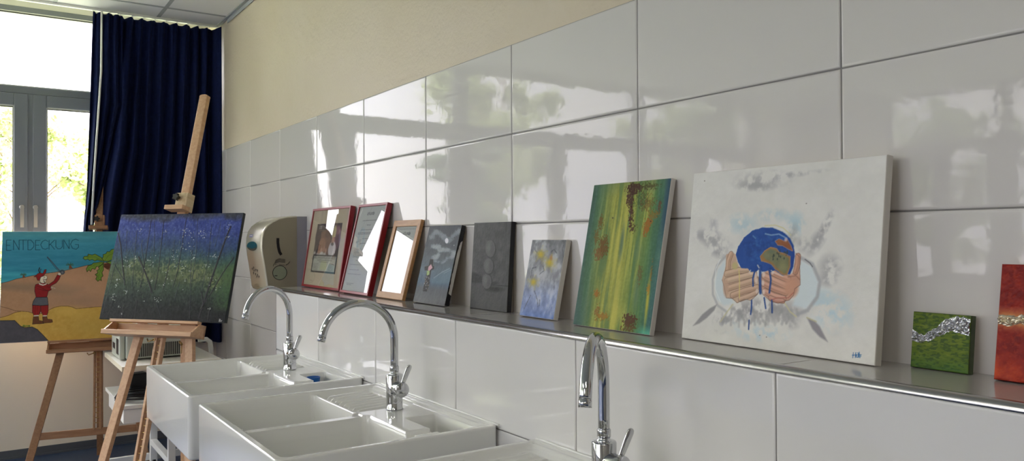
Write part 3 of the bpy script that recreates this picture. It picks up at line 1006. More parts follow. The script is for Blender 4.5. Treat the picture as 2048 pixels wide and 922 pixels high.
    for P in ([(312, 430), (300, 445), (318, 455)], [(365, 390), (378, 410)]): A.stroke(P, .003, (226, 216, 206), .8)
    A.stroke([(470, 430), (500, 450), (560, 475)], .0022, (224, 210, 200), .8)
    # signature
    A.view(1360, 300, 2.0043); sc = (30, 96, 160)
    for P in ([(696, 816), (694, 836)], [(706, 816), (704, 836)], [(692, 826), (728, 824)], [(708, 824), (708, 834), (716, 834), (717, 822)], [(720, 814), (719, 834), (724, 836)], [(713, 817), (719, 820)], [(722, 830), (727, 830)]):
        A.stroke(P, .0014, sc, 1)
    for c in ((505, 218), (100, 130), (345, 752), (318, 745)): A.ell(c, 2.5, 2, (120, 116, 108), .9, .3)
    A.build('painted_front', MT['paint'], root, .0005)
globe()

# ---- 2 green abstract
def green():
    w, h, t = .300, .394, .016
    root = canvas_thing('canvas_painting', -.0985, .6075, -90.27, 11.5, w, h, t,
        'tall green and yellow abstract painting with rusty brown patches', MT['canvas'])
    A = Art(w, h, ((1145, 648.8), (1299.6, 672), (1189.2, 371.3), (1341, 359.9)), .0013)
    U = A.X / w; V = A.Y / h
    st = fbm(A.X * 90, A.Y * 5, 41, 4); st2 = fbm(A.X * 30 + 9, A.Y * 3, 43, 3); fine = fbm(A.X * 200, A.Y * 200, 45, 2)
    keys = [0, .1, .22, .36, .5, .62, .74, .86, 1.0]
    cols = np.array([[58, 96, 82], [78, 116, 78], [126, 142, 68], [156, 160, 70], [164, 166, 72], [134, 150, 66], [118, 142, 68], [94, 134, 78], [54, 100, 96]], float)
    Ux = np.clip(U + (st2 - .5) * .14, 0, 1)
    for k in range(3): A.C[..., k] = np.interp(Ux, keys, cols[:, k])
    A.C += ((st - .5) * 60 + (fine - .5) * 18)[..., None]
    m = np.clip((st - .53) * 6, 0, 1) * np.clip((U - .12) * 5, 0, 1) * np.clip((.95 - U) * 6, 0, 1)
    A.blend(m * .6, (196, 190, 82))
    m = np.clip((.44 - st) * 7, 0, 1); A.blend(m * .5, (74, 118, 84))
    m = np.clip((.32 - V + (st - .5) * .3) * 3, 0, 1) * np.clip((.25 - U) * 6, 0, 1); A.blend(m * .8, (68, 100, 92))
    m = np.clip((V - .9 + (st - .5) * .2) * 8, 0, 1); A.blend(m * .45, (92, 120, 96))
    m = np.clip((U - .93 + (st - .5) * .1) * 12, 0, 1) * np.clip((V - .5) * 4, 0, 1); A.blend(m * .9, (36, 72, 100))
    m = np.clip((.06 - V) * 20, 0, 1) * np.clip((U - .8) * 8, 0, 1); A.blend(m * .8, (90, 180, 150))
    A.view(1140, 350, 2.795)
    def y(c, rx, ry, col, a=1, sp=1, ang=.1, sf=.6): A.ell(c, rx, ry, col, a, sf, sp, int(c[0] + c[1]), .0008, ang)
    A.ell((435, 700), 8, 120, (214, 196, 60), .8, .6, 0, 2, 0, .1); A.ell((270, 780), 40, 60, (196, 188, 84), .5, .7, 0, 2, 0, 0)
    A.ell((290, 380), 9, 90, (84, 112, 90), .8, .6, 0, 1, 0, .12); A.ell((372, 660), 14, 90, (98, 126, 90), .7, .6, 0, 1, 0, .1); A.ell((380, 430), 18, 70, (110, 136, 92), .5, .7, 0, 1, 0, .1)
    rust = (112, 84, 22)
    y((175, 262), 17, 44, rust, .85, .8); y((150, 340), 14, 50, rust, .7, .7); y((188, 395), 30, 60, rust, 1, 1.2); y((160, 440), 30, 40, (128, 84, 34), .8, .8)
    y((150, 662), 18, 26, (160, 104, 24), .95, 1); y((150, 770), 16, 50, (140, 96, 30), .8, .8); y((185, 790), 36, 26, (160, 116, 30), .9, .9)
    y((430, 290), 24, 56, (156, 104, 30), 1, 1.1, .35); y((470, 225), 36, 26, (146, 104, 34), .7, .7, -.4); y((500, 180), 12, 36, (110, 66, 40), .7, .6)
    y((455, 550), 6, 70, (150, 110, 40), .7, .8); y((440, 640), 10, 40, (170, 120, 30), .7, .8)
    dk = (70, 38, 20)
    y((362, 82), 50, 36, dk, 1, 1.1, 0, .5); y((335, 140), 22, 50, dk, .9, .9, 0, .5); y((342, 230), 16, 70, dk, .9, .75, 0, .7); y((350, 300), 24, 26, dk, .8, .6, 0, .8)
    y((335, 815), 48, 40, (86, 56, 22), 1, 1.0, 0, .6); y((330, 860), 50, 22, (96, 66, 26), .8, .8, 0, .6)
    y((440, 70), 60, 22, (76, 70, 30), .8, .6, 0, .9); y((400, 150), 50, 50, (60, 80, 40), .6, .5, 0, .9)
    y((390, 560), 16, 60, (110, 84, 40), .6, .6); y((440, 160), 50, 60, (110, 70, 30), .5, .45, 0, .9)
    for xx, yy in ((240, 240), (452, 262)): A.ell((xx, yy), 4, 4, (60, 60, 40), 1, .3)
    A.build('painted_front', MT['paint'], root, .0007)
green()

# ---- 3 stars canvas
def stars():
    w, h, t = .172, .237, .018
    root = canvas_thing('canvas_painting', -.0712, .9696, -89.87, 12.3, w, h, t,
        'small grey and blue canvas with three blurred yellow stars', MT['canvas'])
    A = Art(w, h, ((1038, 631), (1107.4, 639.3), (1065.5, 480.5), (1132, 481)), .0014)
    V = A.Y / h; n = fbm(A.X * 45, A.Y * 38, 51, 4); n2 = fbm(A.X * 90, A.Y * 60, 53, 3)
    base = np.stack([np.interp(V, [0, .12, .3, .5, 1], c) for c in ([104, 134, 152, 150, 132], [128, 150, 164, 152, 134], [186, 194, 196, 158, 138])], -1)
    A.C[:] = base + ((n - .5) * 80 + (n2 - .5) * 40)[..., None]
    A.view(820, 440, 4.391)
    m = np.clip((n - .55) * 6, 0, 1); A.blend(m * .5, (196, 200, 206))
    for P in ([(1110, 210), (1100, 260), (1130, 300)], [(1240, 280), (1265, 260), (1290, 290)], [(1060, 500), (1075, 420), (1110, 410)], [(1140, 470), (1180, 440), (1170, 400)], [(1095, 620), (1120, 700), (1125, 760)], [(1140, 700), (1140, 750)], [(1270, 530), (1268, 600)], [(1000, 780), (1060, 660)], [(1350, 200), (1338, 260), (1345, 330)]):
        A.stroke(P, .004, (70, 72, 82), .7, None, .0004, False, .3)
    for (cx, cy), s in (((1150, 300), 1.0), ((1228, 372), 1.1), ((1085, 540), .9)):
        A.ell((cx, cy), 40 * s, 34 * s, (188, 178, 116), .5, .9)
        for a in (-1.25, -.35, .5, 1.35, 2.3, 3.4):
            A.stroke([(cx, cy), (cx + 58 * s * math.cos(a), cy + 70 * s * math.sin(a))], .005, (196, 178, 78), .6, .0055, .0004, False, .5, int(a * 9 + cx))
        A.ell((cx, cy), 20 * s, 24 * s, (198, 174, 50), .85, .8)
    A.ell((1240, 330), 12, 20, (190, 120, 40), .6, .6)
    m = np.clip((.07 - V) * 16, 0, 1) * n; A.blend(m, (120, 146, 206))
    A.build('painted_front', MT['paint'], root, .0012)
stars()

# ---- 4 stacked eggs
MT['black_edge'] = mat('black_painted_edge', (22, 22, 24), 0.4)
def eggs():
    w, h, t = .229, .294, .018
    root = canvas_thing('canvas_painting', -.0405, 1.2887, -89.83, 3.9, w, h, t,
        'dark grey painting of three pale eggs stacked on each other, black sides', MT['black_edge'])
    A = Art(w, h, ((940, 615), (1013, 624.7), (948.5, 446), (1023, 445)), .0013)
    n = fbm(A.X * 40, A.Y * 40, 61, 4); n2 = fbm(A.X * 150, A.Y * 60, 62, 3)
    A.C[:] = np.array([74, 74, 75]) + ((n - .5) * 34 + (n2 - .5) * 16)[..., None]
    A.view(820, 440, 4.391)
    A.poly([(527, 560), (640, 552), (860, 580), (860, 700), (850, 812), (527, 770)], (82, 82, 82), .7, .003, 0, 3, 0, 8)
    A.poly([(540, 455), (590, 475), (640, 505), (640, 552), (540, 556)], (44, 44, 46), .8, .004)
    A.stroke([(720, 575), (860, 585)], .003, (40, 40, 42), .8)
    A.ell((745, 612), 66, 22, (40, 40, 40), .9, .5); A.ell((740, 560), 30, 14, (50, 50, 50), .8, .5)
    for c, rx, ry in (((675, 542), 40, 66), ((690, 408), 42, 68), ((706, 256), 42, 76)):
        A.ell((c[0] + 6, c[1] + 5), rx + 3, ry + 3, (38, 38, 40), .8, .12)
        A.ell(c, rx, ry, (96, 96, 97), 1, .06)
        A.ell((c[0] - 10, c[1] - 12), rx * .6, ry * .6, (112, 112, 113), .6, .6); A.ell((c[0] + 20, c[1] + 10), rx * .4, ry * .7, (80, 80, 81), .6, .6)
    A.ell((730, 150), 60, 60, (86, 86, 87), .35, .9)
    A.build('painted_front', MT['paint'], root, .0009)
eggs()

# ---- 5 moonlit cross
def cross():
    w, h, t = .243, .294, .018
    root = canvas_thing('canvas_painting', -.0932, 1.6109, -90.24, 14.15, w, h, t,
        'painting of a dark cross under a moonlit cloudy sky', MT['canvas'])
    A = Art(w, h, ((826, 603), (889, 612.6), (859.6, 452.2), (922.7, 451.6)), .0013)
    V = A.Y / h; n = fbm(A.X * 26, A.Y * 20, 71, 5); n2 = fbm(A.X * 110, A.Y * 60, 72, 3)
    base = np.stack([np.interp(V, [0, .18, .26, .4, .6, 1], c) for c in ([94, 84, 70, 86, 84, 66], [95, 90, 92, 104, 92, 70], [98, 96, 114, 118, 98, 78])], -1)
    A.C[:] = base + ((n - .5) * 30 + (n2 - .5) * 18)[..., None]
    A.view(820, 440, 4.391)
    A.poly([(190, 70), (440, 60), (420, 110), (330, 150), (290, 110), (240, 80)], (66, 70, 78), .8, .004)
    rr = random.Random(5)
    def cloud(P, r, col, n):
        for k in range(n):
            i = rr.randrange(len(P) - 1); q = rr.random()
            cx = P[i][0] * (1 - q) + P[i + 1][0] * q; cy = P[i][1] * (1 - q) + P[i + 1][1] * q
            s = rr.uniform(.5, 1.2); v = rr.randint(-14, 12)
            A.ell((cx + rr.uniform(-8, 8), cy + rr.uniform(0, r)), r * s, r * .8 * s, tuple(c + v for c in col), .5, .6, .9, k)
    cloud([(175, 150), (230, 85), (300, 140), (330, 180)], 24, (128, 136, 142), 50)
    cloud([(330, 180), (390, 120), (440, 85)], 24, (122, 130, 138), 40)
    cloud([(200, 230), (260, 220), (250, 300), (210, 330)], 22, (150, 158, 164), 50)
    cloud([(250, 250), (320, 250), (390, 280), (370, 330)], 22, (140, 148, 154), 50)
    cloud([(210, 350), (290, 370), (330, 330)], 14, (130, 140, 148), 30)
    A.poly([(180, 520), (240, 490), (300, 450), (345, 425), (380, 470), (350, 560), (200, 560)], (92, 120, 134), .6, .006)
    A.stroke([(210, 510), (280, 460), (350, 428)], .004, (150, 166, 176), .6); A.stroke([(300, 470), (360, 440)], .003, (150, 166, 176), .5)
    A.ell((323, 185), 15, 24, (222, 222, 232), 1, .12, 0, 1, .0006); A.ell((386, 226), 3, 4, (210, 210, 215), 1, .4)
    X = [(178, 342), (206, 346), (203, 400), (214, 404), (212, 432), (188, 440), (170, 560), (150, 628), (112, 622), (128, 560), (152, 440), (130, 440), (130, 408), (165, 398)]
    A.poly(X, (34, 34, 36), 1, .001, .001, 3, .001); A.closed(X, .0015, (150, 140, 130), .5)
    A.poly([(160, 440), (165, 410), (188, 388), (200, 420), (180, 440), (170, 450)], (206, 160, 170), 1, .001)
    A.poly([(150, 445), (175, 445), (172, 480), (150, 490)], (160, 180, 120), 1, .001)
    for k in range(26): A.ell((rr.uniform(122, 175), rr.uniform(500, 622)), 5, 5, rr.choice([(160, 150, 140), (110, 100, 90), (60, 60, 60), (150, 150, 160)]), .8, .4)
    A.build('painted_front', MT['paint'], root, .001)
    e = MB()
    P = [(w / 2 + .0016, h), (w / 2 + .0016, h * .76)]
    # uneven black paint along the wrapped right side
    N = 60; vs = []; fs = []
    for k in range(N + 1):
        yy = h * k / N
        d = np.interp(k / N, [0, .14, .15, .3, .6, .78, .82, 1], [.018, .018, .006, .004, .004, .009, .018, .018]) + (rr.random() - .5) * .002
        vs += [(w / 2 + .0014, yy, .0002), (w / 2 + .0014, yy, -min(max(d, .002), .0178))]
    for k in range(N): fs.append((2 * k, 2 * k + 2, 2 * k + 3, 2 * k + 1))
    e.add(vs, fs); e.box(-w / 2, w / 2 + .001, -.0014, -.0008, -.0175, -.0004)
    e.build('black_side_paint', MT['black_edge'], root)
cross()

# ---- 6 small green canvas with silver band
MT['green_edge'] = mat('green_painted_edge', (64, 84, 30), 0.45, vary=(60, (46, 66, 26), .2))
MT['red_edge'] = mat('red_painted_edge', (140, 34, 20), 0.45)
def foil_band(root, w, h, top, bot, seed, name='foil_band', M=MT['foil'], z=.0022):
    nx = 70; ny = 18
    xs = np.linspace(-w / 2, w / 2, nx); q = np.linspace(0, 1, ny)
    T = np.interp(xs, np.linspace(-w / 2, w / 2, len(top)), top); Bt = np.interp(xs, np.linspace(-w / 2, w / 2, len(bot)), bot)
    jt = (fbm(xs * 140, xs * 0, seed) - .5) * .008; jb = (fbm(xs * 140, xs * 0 + 7, seed + 2) - .5) * .008
    X = np.repeat(xs[None], ny, 0); Y = Bt[None] + jb + (T + jt - Bt - jb)[None] * q[:, None]
    n = fbm(X * 170, Y * 170, seed + 5, 3)
    Z = z * .3 + np.abs(n - .5) * .016 * np.minimum(1, 5 * np.minimum(q, 1 - q))[:, None]
    grid_mesh(name, X, Y, Z, M, root, False)
def small_green():
    w, h, t = .103, .100, .016
    root = canvas_thing('canvas_painting', -.0375, -.2120, -91.5, 7.0, w, h, t,
        'tiny square green canvas crossed by a crumpled silver band', MT['green_edge'])
    A = Art(w, h, ((1823.8, 737.8), (1940.7, 751.8), (1833, 626.5), (1946.2, 637.2)), .0008)
    n = fbm(A.X * 60, A.Y * 260, 81, 3); n2 = fbm(A.X * 160, A.Y * 420, 83, 2); V = A.Y / h
    A.C[:] = np.array([98, 118, 34]) + ((n - .5) * 60)[..., None] * np.array([1, .8, .4])
    m = np.clip((.47 - n2) * 9, 0, 1); A.blend(m * .75, (52, 78, 34))
    m = np.clip((.3 - V) * 3, 0, 1) * n; A.blend(m, (44, 92, 44))
    A.Hh += (n2 - .5) * .0008
    A.build('painted_front', MT['paint_gloss'], root, .0008)
    foil_band(root, w * .995, h, [.070, .062, .060, .068, .077, .088, .096, .097, .097, .096], [.047, .045, .046, .050, .058, .066, .069, .070, .067, .067], 9)
small_green()

def red_canvas():
    w, h, t = .20, .192, .02
    root = canvas_thing('canvas_painting', -.0600, -.4150, -91, 9.5, w, h, t,
        'red canvas with a silver and orange band, cut off by the right picture edge', MT['red_edge'])
    A = Art(w, h, ((0, 100), (100, 100), (0, 0), (100, 0)), .0012)
    n = fbm(A.X * 70, A.Y * 70, 91, 4); n2 = fbm(A.X * 200, A.Y * 200, 93, 3); V = A.Y / h; U = A.X / w
    A.C[:] = np.array([132, 24, 16]) + ((n - .5) * 70)[..., None] * np.array([.8, .5, .2])
    m = np.clip((n2 - .56) * 8, 0, 1); A.blend(m * .45, (170, 60, 28))
    m = np.clip(1 - np.abs(V - .52) / .12, 0, 1); A.blend(np.clip(m * 1.3 * (n + .35), 0, 1), (206, 140, 84))
    m = np.clip((.25 - V) * 4, 0, 1) * np.clip((.3 - U) * 4, 0, 1); A.blend(m * n * 1.5, (210, 84, 34))
    A.Hh += (n2 - .5) * .0012
    A.build('painted_front', MT['paint_gloss'], root, .0012)
    foil_band(root, w * .99, h, [.106, .108, .107, .104, .106, .108, .11], [.088, .092, .094, .093, .094, .096, .095], 19, M=MT['foil_warm'])
MT['foil_warm'] = mat('crumpled_champagne_foil', (214, 204, 180), 0.25, metal=0.85)
red_canvas()

# ---- framed documents
def framed(name, x, y, yaw, tilt, w, h, fw, depth, label, fmat, fmat2, art, cat='framed document', setback=.004):
    base = LZ + depth * math.sin(math.radians(tilt)) + .0004
    root = empty(name, M=plane_matrix(x, y, base, yaw, tilt))
    tag(root, label, cat, 'pictures leaning on the tiled ledge')
    # mitred frame members
    def member(nm, p0, p1, q0, q1, mt):
        b = MB()
        # p outer edge, q inner edge
        f = .0012
        o0, o1, i0, i1 = [np.array(a) for a in (p0, p1, q0, q1)]
        def lp(z, k): 
            return [tuple((o0 + (i0 - o0) * k)) + (z,), tuple((o1 + (i1 - o1) * k)) + (z,), tuple((i1 + (o1 - i1) * k)) + (z,), tuple((i0 + (o0 - i0) * k)) + (z,)]
        L = [lp(-depth, .0), lp(-f, .0), lp(0, f / fw * 1.0)]
        vs = [p for l in L for p in l]; fs = [(3, 2, 1, 0)]
        for k in range(2):
            for i in range(4): fs.append((k * 4 + i, k * 4 + (i + 1) % 4, (k + 1) * 4 + (i + 1) % 4, (k + 1) * 4 + i))
        fs.append((8, 9, 10, 11))
        b.add(vs, fs); b.build(nm, mt, root)
    a = w / 2; i = w / 2 - fw
    member('frame_rail', (-a, 0), (a, 0), (-i, fw), (i, fw), fmat2)
    member('frame_rail', (a, h), (-a, h), (i, h - fw), (-i, h - fw), fmat2)
    member('frame_stile', (-a, h), (-a, 0), (-i, h - fw), (-i, fw), fmat)
    member('frame_stile', (a, 0), (a, h), (i, fw), (i, h - fw), fmat)
    iw, ih = w - 2 * fw + .004, h - 2 * fw + .004
    A = art(iw, ih)
    o = A.build('print', MT['paper'], root, 0.0)
    o.location = (0, fw - .002, -setback - .002)
    MB().box(-iw / 2, iw / 2, fw - .002, h - fw + .002, -setback - .001, -setback).build('glass', MT['frame_glass'], root)
    MB().box(-iw / 2, iw / 2, fw - .002, h - fw + .002, -depth + .001, -setback - .004).build('backing_board', MT['canvas_back'], root)
    return root

FONT = {  # simple stroke letters on a 4 x 6 box
    'E': [[(4, 6), (0, 6), (0, 0), (4, 0)], [(0, 3), (3, 3)]], 'N': [[(0, 0), (0, 6), (4, 0), (4, 6)]], 'T': [[(0, 6), (4.4, 6)], [(2.2, 6), (2.2, 0)]],
    'D': [[(0, 0), (0, 6), (2, 6), (4, 4), (4, 2), (2, 0), (0, 0)]], 'C': [[(4, 5.2), (2.6, 6), (1, 5.2), (0, 3), (1, .6), (2.6, 0), (4, .8)]],
    'K': [[(0, 0), (0, 6)], [(4, 6), (0, 2.6)], [(1, 3.4), (4, 0)]], 'U': [[(0, 6), (0, 1.4), (1.2, 0), (2.8, 0), (4, 1.4), (4, 6)]],
    'G': [[(4, 5.2), (2.6, 6), (1, 5.2), (0, 3), (1, .6), (2.8, 0), (4, 1.2), (4, 2.8), (2.4, 2.8)]],
    'r': [[(0, 0), (0, 4)], [(0, 2.8), (1.4, 4), (2.6, 3.6)]], 'k': [[(0, 0), (0, 6)], [(2.6, 4), (0, 1.8), (2.8, 0)]], 'u': [[(0, 4), (0, 1), (1, 0), (2, 0), (3, 1)], [(3, 4), (3, 0)]],
    'n': [[(0, 0), (0, 4)], [(0, 3), (1, 4), (2, 4), (3, 3), (3, 0)]], 'd': [[(3, 6), (3, 0)], [(3, 3), (2, 4), (1, 4), (0, 3), (0, 1), (1, 0), (2, 0), (3, 1)]],
    'e': [[(0, 2), (3, 2), (3, 3), (2, 4), (1, 4), (0, 3), (0, 1), (1, 0), (2.6, 0)]], 'B': [[(0, 0), (0, 6), (2.5, 6), (3, 4.5), (2.2, 3.2), (0, 3)], [(2.2, 3.2), (3.6, 2), (3, .3), (0, 0)]],
    'o': [[(1, 0), (0, 1), (0, 3), (1, 4), (2, 4), (3, 3), (3, 1), (2, 0), (1, 0)]], 'm': [[(0, 0), (0, 4)], [(0, 3), (1, 4), (2, 3), (2, 0)], [(2, 3), (3, 4), (4, 3), (4, 0)]]}
def write(A, text, x, y, s, wd, col, gap=5.4):
    """raw canvas metres"""
    for ch in text:
        for P in FONT.get(ch, []):
            A.stroke([(x + px * s, y + py * s) for px, py in P], wd, col, 1, None, 0, True)
        x += gap * s
def scribble(A, x0, x1, y, hgt, col, rr, a=.75):
    x = x0
    while x < x1:
        L = rr.uniform(.006, .02)
        P = []; q = x
        while q < min(x + L, x1):
            P.append((q, y + rr.uniform(-.5, .5) * hgt)); q += .0022
        if len(P) > 1: A.stroke(P, .0016, tuple(c * .55 for c in col), min(1, a * 1.3), .0009, 0, True)
        x += L + .004

def art_poster(w, h):
    A = Art(w, h, ((0, 100), (100, 100), (0, 0), (100, 0)), .0016)
    A.C[:] = np.array([206, 190, 164]) + ((fbm(A.X * 30, A.Y * 30, 3) - .5) * 8)[..., None]
    rr = random.Random(8)
    mx = w * .165; y0 = h * .175; y1 = h * .815
    X0, X1 = mx, w * .845
    A.poly([(X0, y0), (X1, y0), (X1, y1), (X0, y1)], (74, 56, 56), 1, .0008, 0, 3, 0, 16, True)
    S = lambda u, v: (X0 + (X1 - X0) * u, y0 + (y1 - y0) * v)
    def blob(u, v, ru, rv, col, a=.8):
        P = [S(u + ru * math.cos(t), v + rv * math.sin(t)) for t in np.linspace(0, 2 * PI, 15)[:-1]]
        A.poly(P, col, a, .004, .003, int(u * 90 + v * 70), 0, 14, True)
    blob(.35, .62, .3, .24, (146, 104, 80)); blob(.3, .55, .16, .16, (170, 124, 96)); blob(.85, .7, .16, .26, (126, 84, 100)); blob(.88, .85, .10, .08, (160, 110, 120)); blob(.1, .75, .12, .2, (70, 50, 50))
    blob(.12, .55, .07, .12, (60, 44, 48)); blob(.55, .5, .1, .14, (120, 80, 66)); blob(.5, .8, .12, .1, (110, 76, 64))
    for k in range(9): blob(rr.uniform(.1, .55), rr.uniform(.40, .52), .035, .05, rr.choice([(190, 140, 116), (206, 160, 136), (176, 130, 104)]))
    for k in range(12): blob(rr.uniform(.02, .5), rr.uniform(.35, .4), .05, .03, (216, 214, 206), .8)
    # standing figure in white with a tall hat
    blob(.74, .48, .15, .16, (222, 216, 220), .95); blob(.73, .66, .06, .075, (190, 138, 118), .95); blob(.73, .58, .06, .03, (60, 50, 54), .8)
    P = [S(.66, .72), S(.70, .90), S(.76, .97), S(.82, .86), S(.80, .72)]
    A.poly(P, (206, 190, 140), 1, .002, 0, 3, 0, 6, True)
    A.poly([S(.0, .0), S(1, .0), S(1, .365), S(.0, .365)], (66, 62, 60), 1, .001, 0, 3, 0, 6, True)
    A.poly([S(.045, .035), S(.955, .035), S(.955, .335), S(.045, .335)], (188, 190, 178), 1, .001, 0, 3, 0, 6, True)
    A.poly([S(.36, .06), S(.64, .06), S(.60, .24), S(.38, .24)], (196, 202, 156), .8, .004, 0, 3, 0, 6, True)
    for v in (.315, .29): 
        a = S(.06, v); b = S(.94, v); scribble(A, a[0], b[0], a[1], .003, (70, 68, 66), rr, .8)
    a = S(.2, .255); b = S(.8, .255); scribble(A, a[0], b[0], a[1], .004, (50, 48, 48), rr, .9)
    a = S(.3, .22); b = S(.65, .22); scribble(A, a[0], b[0], a[1], .003, (90, 88, 84), rr, .7)
    for v in (.18, .15, .12, .09, .06):
        for u0, u1 in ((.08, .28), (.7, .9)):
            a = S(u0, v); b = S(u1, v); scribble(A, a[0], b[0], a[1], .002, (110, 108, 104), rr, .6)
    p = S(.1, .895); write(A, 'om', p[0], p[1], .0036, .0022, (220, 220, 220), 5.4); a = S(.1, .86); b = S(.5, .86)
    A.stroke([a, b], .0018, (180, 160, 120), .8, None, 0, True)
    return A
def art_urkunde(w, h):
    A = Art(w, h, ((0, 100), (100, 100), (0, 0), (100, 0)), .0014)
    A.C[:] = (196, 200, 198)
    rr = random.Random(4)
    P = [(w * (.30 + .10 * math.cos(t)), h * (.60 + .13 * math.sin(t))) for t in np.linspace(0, 2 * PI, 20)]
    A.stroke(P, .012, (150, 184, 204), .5, .006, 0, True)
    dk = (84, 86, 90)
    write(A, 'urkunde', w * .34, h * .895, .0026, .0022, (44, 46, 50), 4.3)
    for v, a, b in ((.83, .22, .80), (.775, .42, .56), (.72, .24, .76), (.685, .14, .86), (.67, .14, .86), (.615, .36, .62), (.56, .3, .7)):
        scribble(A, w * a, w * b, h * v, .0022, dk, rr, .7)
    for k in range(6): scribble(A, w * .14, w * .86, h * (.49 - .018 * k), .002, dk, rr, .65)
    for v, a, b in ((.36, .3, .7), (.31, .12, .8), (.25, .12, .5), (.2, .1, .6), (.09, .12, .4), (.075, .15, .32)):
        scribble(A, w * a, w * b, h * v, .002, dk, rr, .5)
    return A
def art_cert(w, h):
    A = Art(w, h, ((0, 100), (100, 100), (0, 0), (100, 0)), .0014)
    A.C[:] = (200, 203, 200)
    rr = random.Random(14)
    scribble(A, w * .12, w * .95, h * .955, .002, (120, 122, 124), rr, .5)
    write(A, 'urkunde', w * .36, h * .865, .0024, .0021, (44, 46, 50), 4.3)
    for v, a, b in ((.79, .4, .8), (.7, .2, .8), (.64, .3, .7), (.55, .2, .8), (.52, .2, .8), (.45, .3, .6)):
        scribble(A, w * a, w * b, h * v, .002, (90, 92, 96), rr, .6)
    return A
framed('picture_frame', -.0890, 2.7397, -90.72, 9.05, .512, .398, .011, .024, 'wide dark red frame with a photo poster in a beige mat', MT['red_frame'], MT['red_frame'], art_poster, 'framed picture')
framed('picture_frame', -.1195, 2.2497, -90.53, 13.6, .310, .402, .011, .024, 'dark red frame holding a typed certificate, next to the wooden frame', MT['red_frame'], MT['red_frame'], art_urkunde, 'framed certificate')
framed('picture_frame', -.1025, 1.9286, -90.07, 15.3, .241, .325, .026, .014, 'light oak frame with a certificate, glass mostly white with glare', MT['oak'], MT['oak_x'], art_cert, 'framed certificate')

